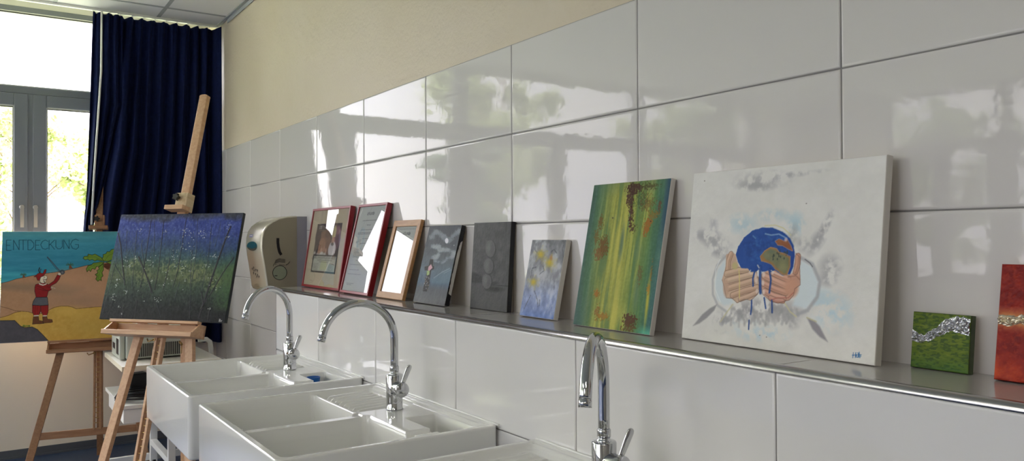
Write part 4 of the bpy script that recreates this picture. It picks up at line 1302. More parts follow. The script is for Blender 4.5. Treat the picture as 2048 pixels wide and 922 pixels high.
# ================================================================== TOWEL DISPENSER
def dispenser():
    root = empty('towel_dispenser', (0, 3.30, 1.13))
    tag(root, 'beige paper towel dispenser on the tiled wall with a round window', 'towel dispenser')
    oy, oz = 3.30, 1.13
    y0, y1 = 3.15 - oy, 3.435 - oy
    P = [(-.055, 1.135), (-.206, 1.135), (-.213, 1.150), (-.219, 1.20), (-.228, 1.26), (-.238, 1.32), (-.243, 1.365), (-.241, 1.41), (-.232, 1.445), (-.214, 1.472), (-.187, 1.493), (-.152, 1.510), (-.11, 1.520), (-.055, 1.5245)]
    P = [(a, b - oz) for a, b in P]
    # side body slightly narrower than the bright front cover
    MB().prism([(a + (.0035 if i not in (0, 13) else 0), b - (.002 if i > 9 else 0)) for i, (a, b) in enumerate(P)], 'y', y0 + .001, y1 - .001).build('side_shell', MT['disp_side'], root)
    # front cover strip following the profile, with rounded long edges
    pr = P[1:14]
    b = MB(); vs = []; fs = []
    prof = [(0, .006), (.0015, .002), (.006, 0), (.02, -.0015)]
    cross_ = [(y0 + a, d) for a, d in prof] + [(y1 - a, d) for a, d in prof[::-1]]
    n = len(cross_)
    N = len(pr)
    for i, (px, pz) in enumerate(pr):
        q0 = np.array(pr[max(i - 1, 0)]); q1 = np.array(pr[min(i + 1, N - 1)])
        t = q1 - q0; t /= np.linalg.norm(t); nn = np.array([t[1], -t[0]])
        if nn[0] > 0 and i < 9: nn = -nn
        if i >= 9 and nn[1] < 0: nn = -nn
        for yy, d in cross_:
            vs.append((px - nn[0] * d, yy, pz - nn[1] * d))
    for i in range(N - 1):
        for k in range(n - 1):
            fs.append((i * n + k, i * n + k + 1, (i + 1) * n + k + 1, (i + 1) * n + k))
    b.add(vs, fs, True); b.build('front_cover', MT['disp_front'], root)
    MB().prism([(-.0005, 1.137 - oz), (-.056, 1.137 - oz), (-.056, 1.5225 - oz), (-.0005, 1.5225 - oz)], 'y', y0 + .0015, y1 - .0015).build('back_housing', MT['disp_back'], root)
    ys = y0 + .0004
    def flatpoly(mb, pts, yy=ys, th=.0008): mb.prism([(a, c - oz) for a, c in pts], 'y', yy - th, yy + .001)
    def arc(P, hw):
        L = []; R_ = []
        for i, p in enumerate(P):
            a = np.array(P[max(i - 1, 0)]); c = np.array(P[min(i + 1, len(P) - 1)]); t = c - a; t /= np.linalg.norm(t); nn = np.array([-t[1], t[0]]) * hw
            L.append(tuple(np.array(p) + nn)); R_.append(tuple(np.array(p) - nn))
        return L + R_[::-1]
    m = MB(); flatpoly(m, arc([(-.1565, 1.408), (-.1567, 1.385), (-.154, 1.36), (-.148, 1.335), (-.139, 1.320)], .0072)); m.build('level_slot', MT['black_plastic'], root)
    m = MB(); C0 = (-.147, 1.197 + .03)
    ring = [(C0[0] + .0385 * math.cos(a), C0[1] + .0385 * math.sin(a)) for a in np.linspace(0, 2 * PI, 33)[:-1]]
    flatpoly(m, ring, ys, .0006); m.build('window_rim', MT['dark_print'], root)
    m = MB(); flatpoly(m, [(C0[0] + .0355 * math.cos(a), C0[1] + .0355 * math.sin(a)) for a in np.linspace(0, 2 * PI, 33)[:-1]], ys - .0005, .0007); m.build('round_window', MT['green_lens'], root)
    m = MB()
    for k in range(4):
        flatpoly(m, arc([(-.175 + .002 * k, 1.277 + .005 * k), (-.15, 1.284 + .0055 * k), (-.118, 1.280 + .005 * k)], .0011))
    flatpoly(m, arc([(-.182, 1.262), (-.178, 1.272), (-.165, 1.272)], .0009)); flatpoly(m, arc([(-.115, 1.266), (-.10, 1.274), (-.094, 1.284)], .0012)); flatpoly(m, arc([(-.15, 1.268), (-.12, 1.266)], .0009))
    m.build('printed_instructions', MT['dark_print'], root)
    m = MB(); flatpoly(m, arc([(-.175, 1.212), (-.160, 1.212)], .002), ys - .0011); m.build('lens_print', MT['dark_print'], root)
    # front: oval lens, label, icons, sensor
    def front_x(z):
        zz = [p[1] for p in pr[:9]]; xx = [p[0] for p in pr[:9]]
        return float(np.interp(z - oz, zz, xx))
    def front_patch(poly, nm, mt, lift):
        mb = MB(); c = np.mean(poly, 0)
        vs = [(front_x(c[1]) - lift * 1.2, c[0] - oy, c[1] - oz)] + [(front_x(z) - lift, yy - oy, z - oz) for yy, z in poly]
        n = len(poly)
        mb.add(vs, [(0, 1 + i, 1 + (i + 1) % n) for i in range(n)], True)
        return mb.build(nm, mt, root)
    oval = [(3.305 + .098 * math.cos(a) * (1 if math.cos(a) > 0 else .9), 1.366 + .025 * math.sin(a)) for a in np.linspace(0, 2 * PI, 33)[:-1]]
    front_patch(oval, 'sight_window', MT['smoke_lens'], .0028)
    front_patch([(3.372, 1.429), (3.308, 1.428), (3.308, 1.413), (3.372, 1.414)], 'brand_label', MT['blue_label'], .0026)
    mb = MB()
    for yy in (3.358, 3.345, 3.333, 3.322):
        mb.box(front_x(1.421) - .0034, front_x(1.421) - .0028, yy - oy - .004, yy - oy + .004, 1.418 - oz, 1.4245 - oz)
    mb.build('label_lettering', MT['white_print'], root)
    mb = MB()
    rr = random.Random(6)
    for (yy, zz) in ((3.365, 1.245), (3.335, 1.252), (3.30, 1.240), (3.27, 1.238), (3.352, 1.222), (3.318, 1.218), (3.285, 1.214), (3.335, 1.236), (3.30, 1.205), (3.262, 1.206)):
        fx = front_x(zz)
        mb.box(fx - .0032, fx - .002, yy - oy - .006, yy - oy + .006, zz - oz - .003, zz - oz + .003)
        mb.box(fx - .0032, fx - .002, yy - oy - .0015, yy - oy + .0015, zz - oz - .009, zz - oz + .004)
    mb.build('pictogram', MT['dark_print'], root)
    front_patch([(3.32 + .05 * math.cos(a), 1.150 + .016 * max(math.sin(a), -.3)) for a in np.linspace(0, 2 * PI, 25)[:-1]], 'sensor_window', MT['disp_side'], .002)
    # outlet lip
    MB().box(-.2, -.06, y0 + .01, y1 - .01, 0.0, .006, .002).build('outlet_lip', MT['disp_side'], root)
dispenser()

# ================================================================== EASELS
def local_easel(M, label, mast_a, mast_top, half, leg_in, legs_bottom, floor_b, back_foot_local, wood, wood_x, tray_drop=.075, cross_b=-.5, lean=(0, 0), holder_b=None, lad_bottom=None, mast_w=.048):
    """M: plane matrix with origin at the canvas' bottom left corner.  (a, b, c): along, up, towards the viewer"""
    root = empty('easel', M=M)
    tag(root, label, 'easel', 'wooden studio easels')
    a = mast_a
    w_ = wood
    # mast: upper solid part, notched ladder part below the tray
    m = MB()
    top = mast_top
    m.box(a - mast_w / 2, a + mast_w / 2, .02, top - .012, -.052, -.026, .004)
    m.prism([(a - mast_w / 2, top - .013), (a + mast_w / 2, top - .013), (a + mast_w / 2 - .003, top - .004), (a + mast_w * .2, top), (a - mast_w * .2, top), (a - mast_w / 2 + .003, top - .004)], 'z', -.052, -.026)
    m.build('mast', w_, root)
    lb = lad_bottom if lad_bottom is not None else floor_b * .62
    dx = lean[0]
    for s in (-1, 1):
        g = MB()
        g.bar((a + s * .0165, .10, -.045), (a + s * .0165 + dx, lb, -.045), .013, .024, (1, 0, 0), .0012)
        g.build('ladder_rail', w_, root)
    t = MB(); k = 0
    b_ = -.02
    while b_ > lb + .01:
        q = (0.1 - b_) / (0.1 - lb)
        t = MB(); t.box(a + dx * q - .011, a + dx * q + .011, b_ - .0025, b_ + .0025, -.047, -.043); b_ -= .030
        t.build('notch_pin', MT['brass'], root)
    for s, (at, bt), (ab, bb) in ((-1, leg_in[0], legs_bottom[0]), (1, leg_in[1], legs_bottom[1])):
        l = MB(); l.bar((at, bt, -.045), (ab, bb, -.045), .040, .024, (1, 0, 0), .002); l.build('leg', w_, root)
    l = MB(); l.bar((a, .45, -.075), back_foot_local, .036, .024, (1, 0, 0), .002); l.build('leg', w_, root)
    # brass fittings at the back leg
    f = MB()
    f.tube([(a - .02, -.085, -.03), (a - .05, -.095, -.03), (a - .058, -.082, -.03)], .003, 8); f.tube([(a - .02, -.085, -.03), (a - .02, -.085, -.07)], .007, 10)
    f.build('wing_bolt', MT['brass'], root); f = MB()
    f.tube([(a + .10, -.085, -.06), (a + .115, -.10, -.06)], .006, 10); f.tube([(a + .115, -.10, -.06), (a + .12, -.14, -.06)], .0025, 8)
    f.build('wing_bolt', MT['brass'], root)
    # cross bar
    def leg_at(i, b):
        (at, bt), (ab, bb) = leg_in[i], legs_bottom[i]
        q = (bt - b) / (bt - bb); return at + (ab - at) * q
    c = MB(); c.box(leg_at(0, cross_b) + .012, leg_at(1, cross_b) - .012, cross_b - .022, cross_b + .020, -.054, -.036, .002); c.build('cross_bar', wood_x, root)
    # tray
    h = half; td = tray_drop
    b = MB()
    b.box(a - h, a + h, -.014, -.001, -.006, .022, .0015)
    b.build('canvas_rest', wood_x, root)
    b = MB()
    b.box(a - h, a + h, -td, -.014, -.040, -.028, .001)      # back
    b.box(a - h, a + h, -td, -td + .005, -.040, .040, .001)    # bottom
    for s in (-1, 1):
        x0 = a + s * h
        xs = sorted((x0, x0 - s * .009))
        # slanted end board
        poly = [(-.014, -.040), (-.014, .004), (-td + .018, .048), (-td, .048), (-td, -.040)]
        vs = [(xs[0], p, q) for p, q in poly] + [(xs[1], p, q) for p, q in poly]
        n = len(poly)
        b.add(vs, [(i, (i + 1) % n, n + (i + 1) % n, n + i) for i in range(n)] + [tuple(range(n))[::-1], tuple(range(n, 2 * n))])
    b.build('tray', wood_x, root)
    b = MB(); b.box(a - h - .002, a + h + .002, -td - .001, -td + .020, .044, .057, .0015); b.build('tray_lip', wood_x, root)
    # top holder
    hb = holder_b
    b = MB(); b.box(a - .055, a + .050, hb, hb + .022, -.024, .030, .0025); b.build('canvas_clamp', wood_x, root)
    b = MB(); b.box(a - mast_w / 2 - .006, a + mast_w / 2 + .002, hb + .022, hb + .094, -.026, -.008, .003)
    b.box(a - mast_w / 2 - .010, a + mast_w / 2 + .006, hb + .022, hb + .094, -.066, -.052, .003)
    b.box(a + mast_w / 2 + .0005, a + mast_w / 2 + .012, hb + .004, hb + .094, -.060, -.008, .003)
    b.build('slider_block', MT['plywood'] if wood is MT['beech'] else w_, root)
    b = MB()
    star = []
    for k in range(40):
        an = 2 * PI * k / 40; r = .0150 + .0035 * math.cos(an * 5)
        star.append((a - .012 + r * math.cos(an), hb + .066 + r * math.sin(an)))
    b.prism(star, 'z', .004, .020)
    b.tube([(a - .012, hb + .066, -.01), (a - .012, hb + .066, .006)], .006, 10)
    b.build('star_knob', MT['black_plastic'], root)
    return root

# front easel + meadow painting
BLf = (-.979, 3.239, 1.031)
KF = 1.143
BLf = tuple(CAM[i] + (BLf[i] - CAM[i]) * KF for i in range(3))
Mf = plane_matrix(*BLf, -51.4, 15.3) @ Matrix.Scale(KF, 4)
local_easel(Mf, 'beech easel in front, with its mast rising above the dark meadow painting', .328, 1.147, .247,
            ((.262, .45), (.385, .45)), ((.121, -.885), (.668, -.885)), -.88, (.375, -.80, -.36), MT['beech'], MT['beech_x'],
            cross_b=-.72, lean=(.015, 0), holder_b=.5285, lad_bottom=-.70)
def meadow():
    w, h, t = .70, .512, .018
    M = Mf @ Matrix.Translation((w / 2, 0, 0))
    root = empty('canvas_painting', M=M)
    tag(root, 'dark blue and green meadow painting on the front easel', 'painting')
    b = MB()
    def ring(off, zz): return [(-w / 2 + off, off, zz), (w / 2 - off, off, zz), (w / 2 - off, h - off, zz), (-w / 2 + off, h - off, zz)]
    L = [ring(.0, -.0002), ring(-.0008, -.0012), ring(-.001, -.003), ring(-.001, -t + .001), ring(.0005, -t)]
    vs = [p for l in L for p in l]; fs = []
    for k in range(len(L) - 1):
        for i in range(4):
            fs.append((k * 4 + i, k * 4 + (i + 1) % 4, (k + 1) * 4 + (i + 1) % 4, (k + 1) * 4 + i))
    b.add(vs, fs); b.build('wrapped_edge', MT['meadow_edge'], root)
    k = MB(); s = .04
    for a in ((-w / 2 + .002, -w / 2 + s, .002, h - .002), (w / 2 - s, w / 2 - .002, .002, h - .002), (-w / 2 + s, w / 2 - s, .002, s), (-w / 2 + s, w / 2 - s, h - s, h - .002)):
        k.box(a[0], a[1], a[2], a[3], -t + .0002, -.006)
    k.box(-w / 2 + .004, w / 2 - .004, .004, h - .004, -.0022, -.0016)
    k.build('stretcher_frame', MT['plywood'], root)
    A = Art(w, h, ((198.6, 636.8), (449.5, 645.6), (242.7, 428.8), (486.5, 427)), .0017)
    V = 1 - A.Y / h; U = A.X / w
    n = fbm(A.X * 22, A.Y * 22, 101, 5); n2 = fbm(A.X * 110, A.Y * 110, 103, 3); n3 = fbm(A.X * 6, A.Y * 8, 107, 3)
    Vv = np.clip(V + (n3 - .5) * .12 + (n - .5) * .06, 0, 1)
    kk = [0, .03, .07, .18, .32, .42, .5, .6, .7, .8, .92, 1]
    R_ = [58, 58, 56, 54, 44, 52, 74, 80, 54, 34, 14, 8]; G_ = [62, 64, 72, 72, 70, 82, 94, 92, 72, 48, 18, 10]; B_ = [74, 92, 146, 140, 110, 90, 70, 62, 54, 40, 18, 12]
    A.C[:] = np.stack([np.interp(Vv, kk, c) for c in (R_, G_, B_)], -1)
    A.C += ((n2 - .5) * 46 + (n - .5) * 20)[..., None]
    m = np.clip((n2 - .58) * 8, 0, 1) * np.clip(1 - np.abs(V - .12) / .12, 0, 1); A.blend(m * .5, (90, 106, 170))
    m = np.clip((U - .82) * 6, 0, 1) * np.clip((V - .35) * 5, 0, 1) * np.clip((.93 - V) * 12, 0, 1); A.blend(m * .75 * (n2 + .3), (62, 100, 48))
    for (u0, v0, r) in ((.58, .52, .07), (.72, .56, .09), (.3, .6, .07), (.2, .5, .06), (.47, .5, .06), (.86, .66, .06)):
        m = np.clip(1.4 - np.hypot(U - u0, (V - v0) * .8) / r, 0, 1) * np.clip((n2 - .4) * 5, 0, 1); A.blend(m * .6, (128, 134, 84))
    rr = random.Random(21)
    for k in range(900):
        u0 = rr.uniform(0, 1); v0 = rr.gauss(.55, .2)
        if not 0.05 < v0 < .97: continue
        x0, y0 = u0 * w, (1 - v0) * h
        A.stroke([(x0, y0), (x0 + rr.uniform(-.004, .004), y0 + rr.uniform(.004, .018))], .002, rr.choice([(38, 56, 38), (92, 112, 70), (46, 66, 50), (28, 38, 34), (70, 96, 74)]), .5, None, .0004, True)
    A.view(190, 415, 3.7645)
    dk = (34, 32, 38)
    for P, wd in (([(175, 190), (195, 280), (208, 430), (225, 580)], .006), ([(425, 95), (395, 300), (345, 600)], .0035), ([(318, 170), (300, 380), (280, 600)], .003), ([(450, 100), (448, 330)], .0025),
                  ([(330, 370), (360, 440), (400, 540), (432, 640)], .007), ([(520, 100), (480, 470), (450, 620)], .0035), ([(690, 85), (655, 300), (625, 480), (590, 600)], .0035), ([(565, 390), (545, 500), (515, 620)], .0035),
                  ([(735, 320), (722, 480), (722, 640)], .003), ([(775, 90), (765, 340), (730, 560)], .0025), ([(1022, 150), (985, 240), (900, 480), (830, 690), (785, 830)], .0085), ([(1045, 382), (960, 500), (880, 640), (800, 760)], .005),
                  ([(600, 250), (590, 420)], .002), ([(150, 430), (190, 500), (230, 560)], .003), ([(240, 160), (238, 340)], .002), ([(350, 270), (372, 430)], .003), ([(880, 130), (850, 420), (810, 600)], .0022), ([(950, 110), (905, 300)], .002),
                  ([(110, 460), (140, 340), (150, 300)], .003), ([(60, 790), (120, 560), (165, 380)], .0025), ([(465, 720), (500, 830)], .003), ([(600, 700), (640, 560)], .003), ([(320, 700), (300, 830)], .004), ([(215, 750), (205, 830)], .004), ([(720, 660), (716, 840)], .0025), ([(805, 640), (815, 720)], .005), ([(870, 760), (850, 850)], .005)):
        col = dk if wd > .003 else (44, 50, 58)
        A.stroke(P, wd, col, .9, None, .0008)
    for k in range(70):
        xx = rr.uniform(120, 1040); y0 = rr.uniform(90, 560); L = rr.uniform(60, 260)
        A.stroke([(xx, y0), (xx - L * rr.uniform(.02, .16), y0 + L)], .0014, rr.choice([(40, 46, 56), (30, 36, 40), (74, 92, 90)]), .55)
    W_ = (214, 220, 214)
    for (cx, cy, sx, sy, nn) in ((1010, 170, 14, 40, 9), (1010, 228, 22, 8, 8), (690, 190, 60, 36, 24), (830, 205, 50, 26, 24), (530, 180, 16, 8, 5), (340, 170, 20, 20, 6), (880, 370, 50, 16, 16), (745, 380, 14, 18, 8), (610, 380, 30, 26, 12), (840, 440, 26, 16, 10), (610, 445, 10, 6, 3),
                                  (260, 440, 30, 14, 10), (175, 550, 12, 16, 8), (160, 590, 8, 20, 6), (145, 660, 18, 30, 10), (235, 630, 16, 22, 10), (325, 625, 6, 5, 3), (430, 550, 12, 22, 8), (475, 695, 24, 22, 12), (665, 620, 5, 5, 2), (680, 548, 5, 12, 4), (180, 740, 12, 14, 5), (200, 800, 6, 5, 2), (372, 705, 6, 6, 2), (305, 375, 8, 24, 6), (860, 768, 16, 10, 6), (700, 300, 90, 60, 22), (440, 420, 60, 60, 16), (520, 520, 60, 70, 14), (660, 470, 30, 60, 14), (900, 560, 60, 60, 10), (720, 480, 10, 10, 3), (230, 390, 30, 20, 6)):
        for k in range(nn):
            A.ell((rr.gauss(cx, sx * .5), rr.gauss(cy, sy * .5)), rr.uniform(1.5, 4), rr.uniform(1.5, 3.5), W_, rr.uniform(.5, 1), .4, 0, 1, .0012)
    # initials
    for P in ([(937, 842), (934, 860)], [(937, 842), (945, 844), (943, 850), (936, 851), (946, 855), (943, 861), (934, 860)], [(950, 852), (952, 862), (953, 855), (958, 852)]):
        A.stroke(P, .0016, (210, 210, 206), 1)
    A.build('painted_front', MT['paint'], root, .0014)
MT['meadow_edge'] = mat('dark_painted_edge', (30, 34, 44), 0.45, vary=(8, (34, 48, 34), .2))
meadow()

# rear easel + ENTDECKUNG painting
BLr = (-1.345, 4.50, .822)
Mr = plane_matrix(-1.340, 4.720, .784, -10, 9) @ Matrix.Scale(1.04, 4)
local_easel(Mr, 'rear beech easel by the window, holding the bright beach painting', .500, 1.05, .262,
            ((.40, .35), (.585, .35)), ((.134, -.762), (.77, -.762)), -.76, (.500, -.74, -.34), MT['beech_dark'], MT['beech_dark_x'],
            cross_b=-.550, holder_b=.668, lad_bottom=-.54, mast_w=.038)
def entdeckung():
    w, h, t = .96, .655, .018
    M = Mr @ Matrix.Translation((w / 2 - .006, .0005, 0))
    root = empty('canvas_painting', M=M)
    tag(root, 'bright painting with the word ENTDECKUNG and a swordsman in red on a beach', 'painting')
    b = MB()
    def ring(off, zz): return [(-w / 2 + off, off, zz), (w / 2 - off, off, zz), (w / 2 - off, h - off, zz), (-w / 2 + off, h - off, zz)]
    L = [ring(.0, -.0002), ring(-.0008, -.0012), ring(-.001, -.003), ring(-.001, -t + .001), ring(.0005, -t)]
    vs = [p for l in L for p in l]; fs = []
    for k in range(len(L) - 1):
        for i in range(4):
            fs.append((k * 4 + i, k * 4 + (i + 1) % 4, (k + 1) * 4 + (i + 1) % 4, (k + 1) * 4 + i))
    b.add(vs, fs); b.build('wrapped_edge', MT['canvas'], root)
    k = MB(); s = .045
    for a in ((-w / 2 + .002, -w / 2 + s, .002, h - .002), (w / 2 - s, w / 2 - .002, .002, h - .002), (-w / 2 + s, w / 2 - s, .002, s), (-w / 2 + s, w / 2 - s, h - s, h - .002)):
        k.box(a[0], a[1], a[2], a[3], -t + .0002, -.006)
    k.box(-w / 2 + .004, w / 2 - .004, .004, h - .004, -.0022, -.0016)
    k.build('stretcher_frame', MT['plywood'], root)
    # picture of the canvas corners in the view (left part is what one sees)
    A = Art(w, h, ENT_QUAD, .0019)
    A.view(0, 450, 3.6875)
    U = A.X / w; V = 1 - A.Y / h
    n = fbm(A.X * 7, A.Y * 50, 111, 4); n2 = fbm(A.X * 30, A.Y * 90, 113, 3)
    k_ = [0, .12, .3, .42, .6]
    A.C[:] = np.stack([np.interp(V + (n - .5) * .1, k_, c) for c in ([84, 66, 52, 62, 62], [156, 148, 134, 160, 160], [166, 172, 162, 180, 180])], -1) + ((n - .5) * 26 + (n2 - .5) * 10)[..., None]
    bk = (30, 28, 28)
    HL = [(-40, 440), (0, 432), (60, 418), (120, 398), (170, 388), (250, 372), (330, 358), (400, 350), (470, 338), (540, 322), (640, 298), (720, 285), (860, 265), (1000, 255), (1300, 240), (1600, 260)]
    A.poly(HL + [(1600, 950), (-40, 950)], (182, 138, 104), 1, .001, 0, 3, 0, 8)
    A.poly([(-40, 430), (120, 432), (500, 432), (620, 470), (520, 520), (-40, 470)], (140, 118, 96), .6, .015)
    A.ell((640, 500), 260, 120, (192, 150, 120), .5, .8); A.ell((500, 400), 120, 50, (206, 156, 120), .5, .8); A.ell((620, 560), 200, 40, (160, 128, 104), .5, .8)
    LW = [(-40, 595), (0, 600), (60, 615), (110, 632), (155, 636), (100, 650), (60, 668), (0, 684), (-40, 690)]
    SL = [(-40, 690), (0, 684), (60, 668), (110, 645), (160, 636), (210, 640), (240, 650), (300, 655), (355, 630), (400, 608), (450, 598), (500, 598), (535, 606), (562, 618), (620, 612), (700, 605), (800, 602), (1000, 606), (1300, 590), (1600, 600)]
    A.poly(SL + [(1600, 960), (-40, 960)], (204, 162, 76), 1, .001, 0, 5, 0, 12)
    A.ell((700, 760), 160, 90, (190, 160, 80), .5, .8); A.ell((520, 640), 120, 30, (220, 180, 90), .6, .8)
    A.stroke(HL, .0022, bk, .9); A.stroke(SL, .0024, (70, 44, 24), .9); A.stroke(LW[:5], .002, (70, 44, 24), .9)
    RK = [(-40, 706), (0, 706), (108, 704), (150, 745), (180, 757), (238, 752), (275, 770), (320, 815), (362, 860), (366, 960), (-40, 960)]
    A.poly(RK, (82, 78, 84), 1, .001, 0, 7, 0, 8); A.stroke(RK[1:9], .003, bk, 1)
    rr = random.Random(31)
    for k in range(10): A.stroke([(165 + rr.uniform(0, 55), 750), (165 + rr.uniform(0, 65), 736 + rr.uniform(0, 10))], .003, rr.choice([(90, 110, 40), (150, 160, 60)]), 1)
    # text
    x = 46
    tops = {}
    for ch, xa, xb, ya, yb in (('E', 48, 84, 112, 188), ('N', 100, 143, 112, 184), ('T', 143, 196, 112, 184), ('D', 206, 252, 112, 184), ('E', 262, 298, 114, 184), ('C', 300, 356, 112, 180), ('K', 362, 404, 112, 180), ('U', 412, 462, 112, 176), ('N', 470, 512, 110, 176), ('G', 520, 582, 104, 180)):
        for P in FONT[ch]:
            A.stroke([(xa + px / 4.2 * (xb - xa), yb - py / 6 * (yb - ya)) for px, py in P], .0030, (16, 62, 78), 1)
    # far palms
    for (cx, cy, s) in ((172, 368, 1.0), (515, 295, 1.25)):
        A.poly([(cx - 3 * s, cy), (cx + 4 * s, cy), (cx + 18 * s, cy + 20 * s), (cx - 6 * s, cy + 24 * s)], (120, 72, 46), 1, .001)
        for a in (-2.8, -2.2, -1.3, -.7, -.2, .3, 3.0): A.stroke([(cx, cy), (cx + 22 * s * math.cos(a), cy + 14 * s * math.sin(a))], .0034, (60, 96, 70), 1)
    # near palm
    gr = (112, 142, 48)
    LV = [[(612, 246), (622, 232), (648, 230), (650, 214), (680, 222), (700, 214), (722, 226), (748, 240), (768, 268), (740, 264), (716, 258), (700, 266), (680, 254), (660, 262), (648, 252), (630, 258)],
          [(768, 268), (752, 250), (762, 232), (760, 218), (782, 212), (790, 196), (806, 198), (822, 182), (842, 178), (900, 190), (890, 230), (840, 250), (800, 268)],
          [(768, 274), (740, 272), (716, 278), (690, 280), (672, 296), (650, 300), (636, 325), (642, 346), (656, 330), (668, 344), (680, 320), (700, 328), (712, 306), (730, 306), (752, 292)],
          [(766, 284), (745, 298), (726, 312), (732, 326), (714, 336), (722, 352), (702, 366), (716, 380), (706, 398), (722, 416), (736, 404), (748, 412), (746, 388), (760, 376), (752, 352), (764, 330), (762, 306)],
          [(780, 276), (840, 262), (910, 280), (950, 330), (900, 320), (850, 300)], [(790, 300), (850, 330), (880, 400), (830, 370)]]
    for P in LV: A.poly(P, gr, 1, .0012, 0, 9, 0, 14); A.closed(P, .0028, (34, 44, 20), .95)
    for P in ([(768, 270), (700, 236), (640, 240)], [(768, 270), (800, 226), (860, 200)], [(768, 276), (700, 292), (650, 322)], [(766, 284), (740, 340), (722, 400)]): A.stroke(P, .002, (70, 96, 34), .8)
    A.poly([(768, 286), (800, 280), (830, 300), (820, 330), (790, 328), (765, 310)], (92, 52, 34), 1, .001, 0, 3, 0, 12); A.poly([(800, 320), (840, 320), (900, 600), (850, 600)], (130, 84, 50), 1, .001, 0, 3, 0, 12)
    # swordsman
    red = (138, 22, 26)
    def pl(P, c, o=.0022, t_=6): A.poly(P, c, 1, .0008, 0, 3, 0, t_); A.closed(P, o, bk, .95) if o else None
    A.stroke([(350, 238), (385, 275), (412, 308), (440, 338)], .0062, (70, 86, 100), 1); A.stroke([(348, 236), (375, 275), (405, 315), (432, 342)], .0016, bk, .9)
    A.ell((458, 348), 20, 18, (66, 70, 78), 1, .15); A.ell((460, 350), 9, 9, (110, 112, 116), 1, .3)
    pl([(262, 440), (300, 428), (345, 432), (358, 440), (398, 412), (424, 366), (448, 372), (436, 402), (415, 428), (372, 452), (376, 462), (378, 478), (356, 490), (352, 510), (345, 532), (266, 534), (256, 490), (256, 462)], (142, 24, 28))
    A.stroke([(275, 450), (320, 470), (350, 488)], .002, (60, 10, 14), .9); A.stroke([(345, 455), (376, 462)], .002, (60, 10, 14), .9)
    A.stroke([(276, 470), (330, 484), (378, 480)], .002, (60, 10, 14), .8)
    A.poly([(285, 428), (318, 440), (348, 430), (340, 440), (316, 448), (290, 440)], (220, 214, 200), 1, .001)
    pl([(424, 366), (430, 350), (446, 352), (452, 366), (444, 374)], (220, 206, 186), .0016)
    A.stroke([(376, 464), (392, 462), (406, 466)], .0036, (210, 196, 176), 1); A.stroke([(392, 462), (400, 458), (408, 462)], .0014, bk, .8)
    pl([(300, 382), (344, 374), (348, 392), (340, 404), (338, 420), (318, 432), (298, 424), (292, 402)], (226, 214, 192), .0014)
    A.stroke([(318, 400), (332, 404), (346, 400)], .003, (60, 50, 44), 1); A.stroke([(322, 410), (330, 424)], .004, (70, 58, 50), 1); A.stroke([(322, 388), (332, 388)], .0022, bk, 1)
    pl([(250, 382), (266, 372), (276, 360), (296, 352), (316, 358), (330, 330), (342, 328), (338, 352), (322, 374), (300, 386), (292, 410), (276, 408), (268, 384)], (150, 28, 30))
    A.stroke([(292, 354), (286, 335), (292, 316)], .005, bk, 1); A.stroke([(296, 350), (302, 325)], .003, bk, 1)
    pl([(264, 534), (350, 534), (356, 590), (300, 594), (238, 590), (246, 562)], (92, 92, 98))
    pl([(240, 592), (300, 595), (300, 636), (286, 664), (250, 668), (238, 640)], (166, 34, 30)); pl([(302, 595), (356, 592), (356, 640), (346, 668), (318, 668), (302, 636)], (166, 34, 30))
    for xx in (250, 262, 275, 288, 313, 325, 337, 348): A.stroke([(xx, 598), (xx + (2 if xx < 300 else -1), 660)], .0022, (70, 14, 18), .9)
    A.poly([(250, 666), (286, 664), (286, 672), (250, 674)], (216, 210, 196), 1, .001); A.poly([(318, 666), (346, 666), (346, 674), (318, 674)], (216, 210, 196), 1, .001)
    pl([(246, 676), (284, 674), (286, 704), (322, 710), (324, 726), (240, 732)], (112, 66, 40)); pl([(314, 676), (346, 674), (350, 694), (384, 698), (388, 716), (372, 720), (318, 724)], (112, 66, 40))
    A.build('painted_front', MT['paint'], root, .0005)
def project(p):
    d = np.array(p) - CAM; z = d @ FW
    return (1024 + FPX * (d @ RT) / z, 461 - FPX * (d @ UP) / z)
_w, _h = .96, .655
ENT_QUAD = tuple(project(Mr @ Vector(p)) for p in ((-.006, .0005, 0), (_w - .006, .0005, 0), (-.006, _h, 0), (_w - .006, _h, 0)))
entdeckung()

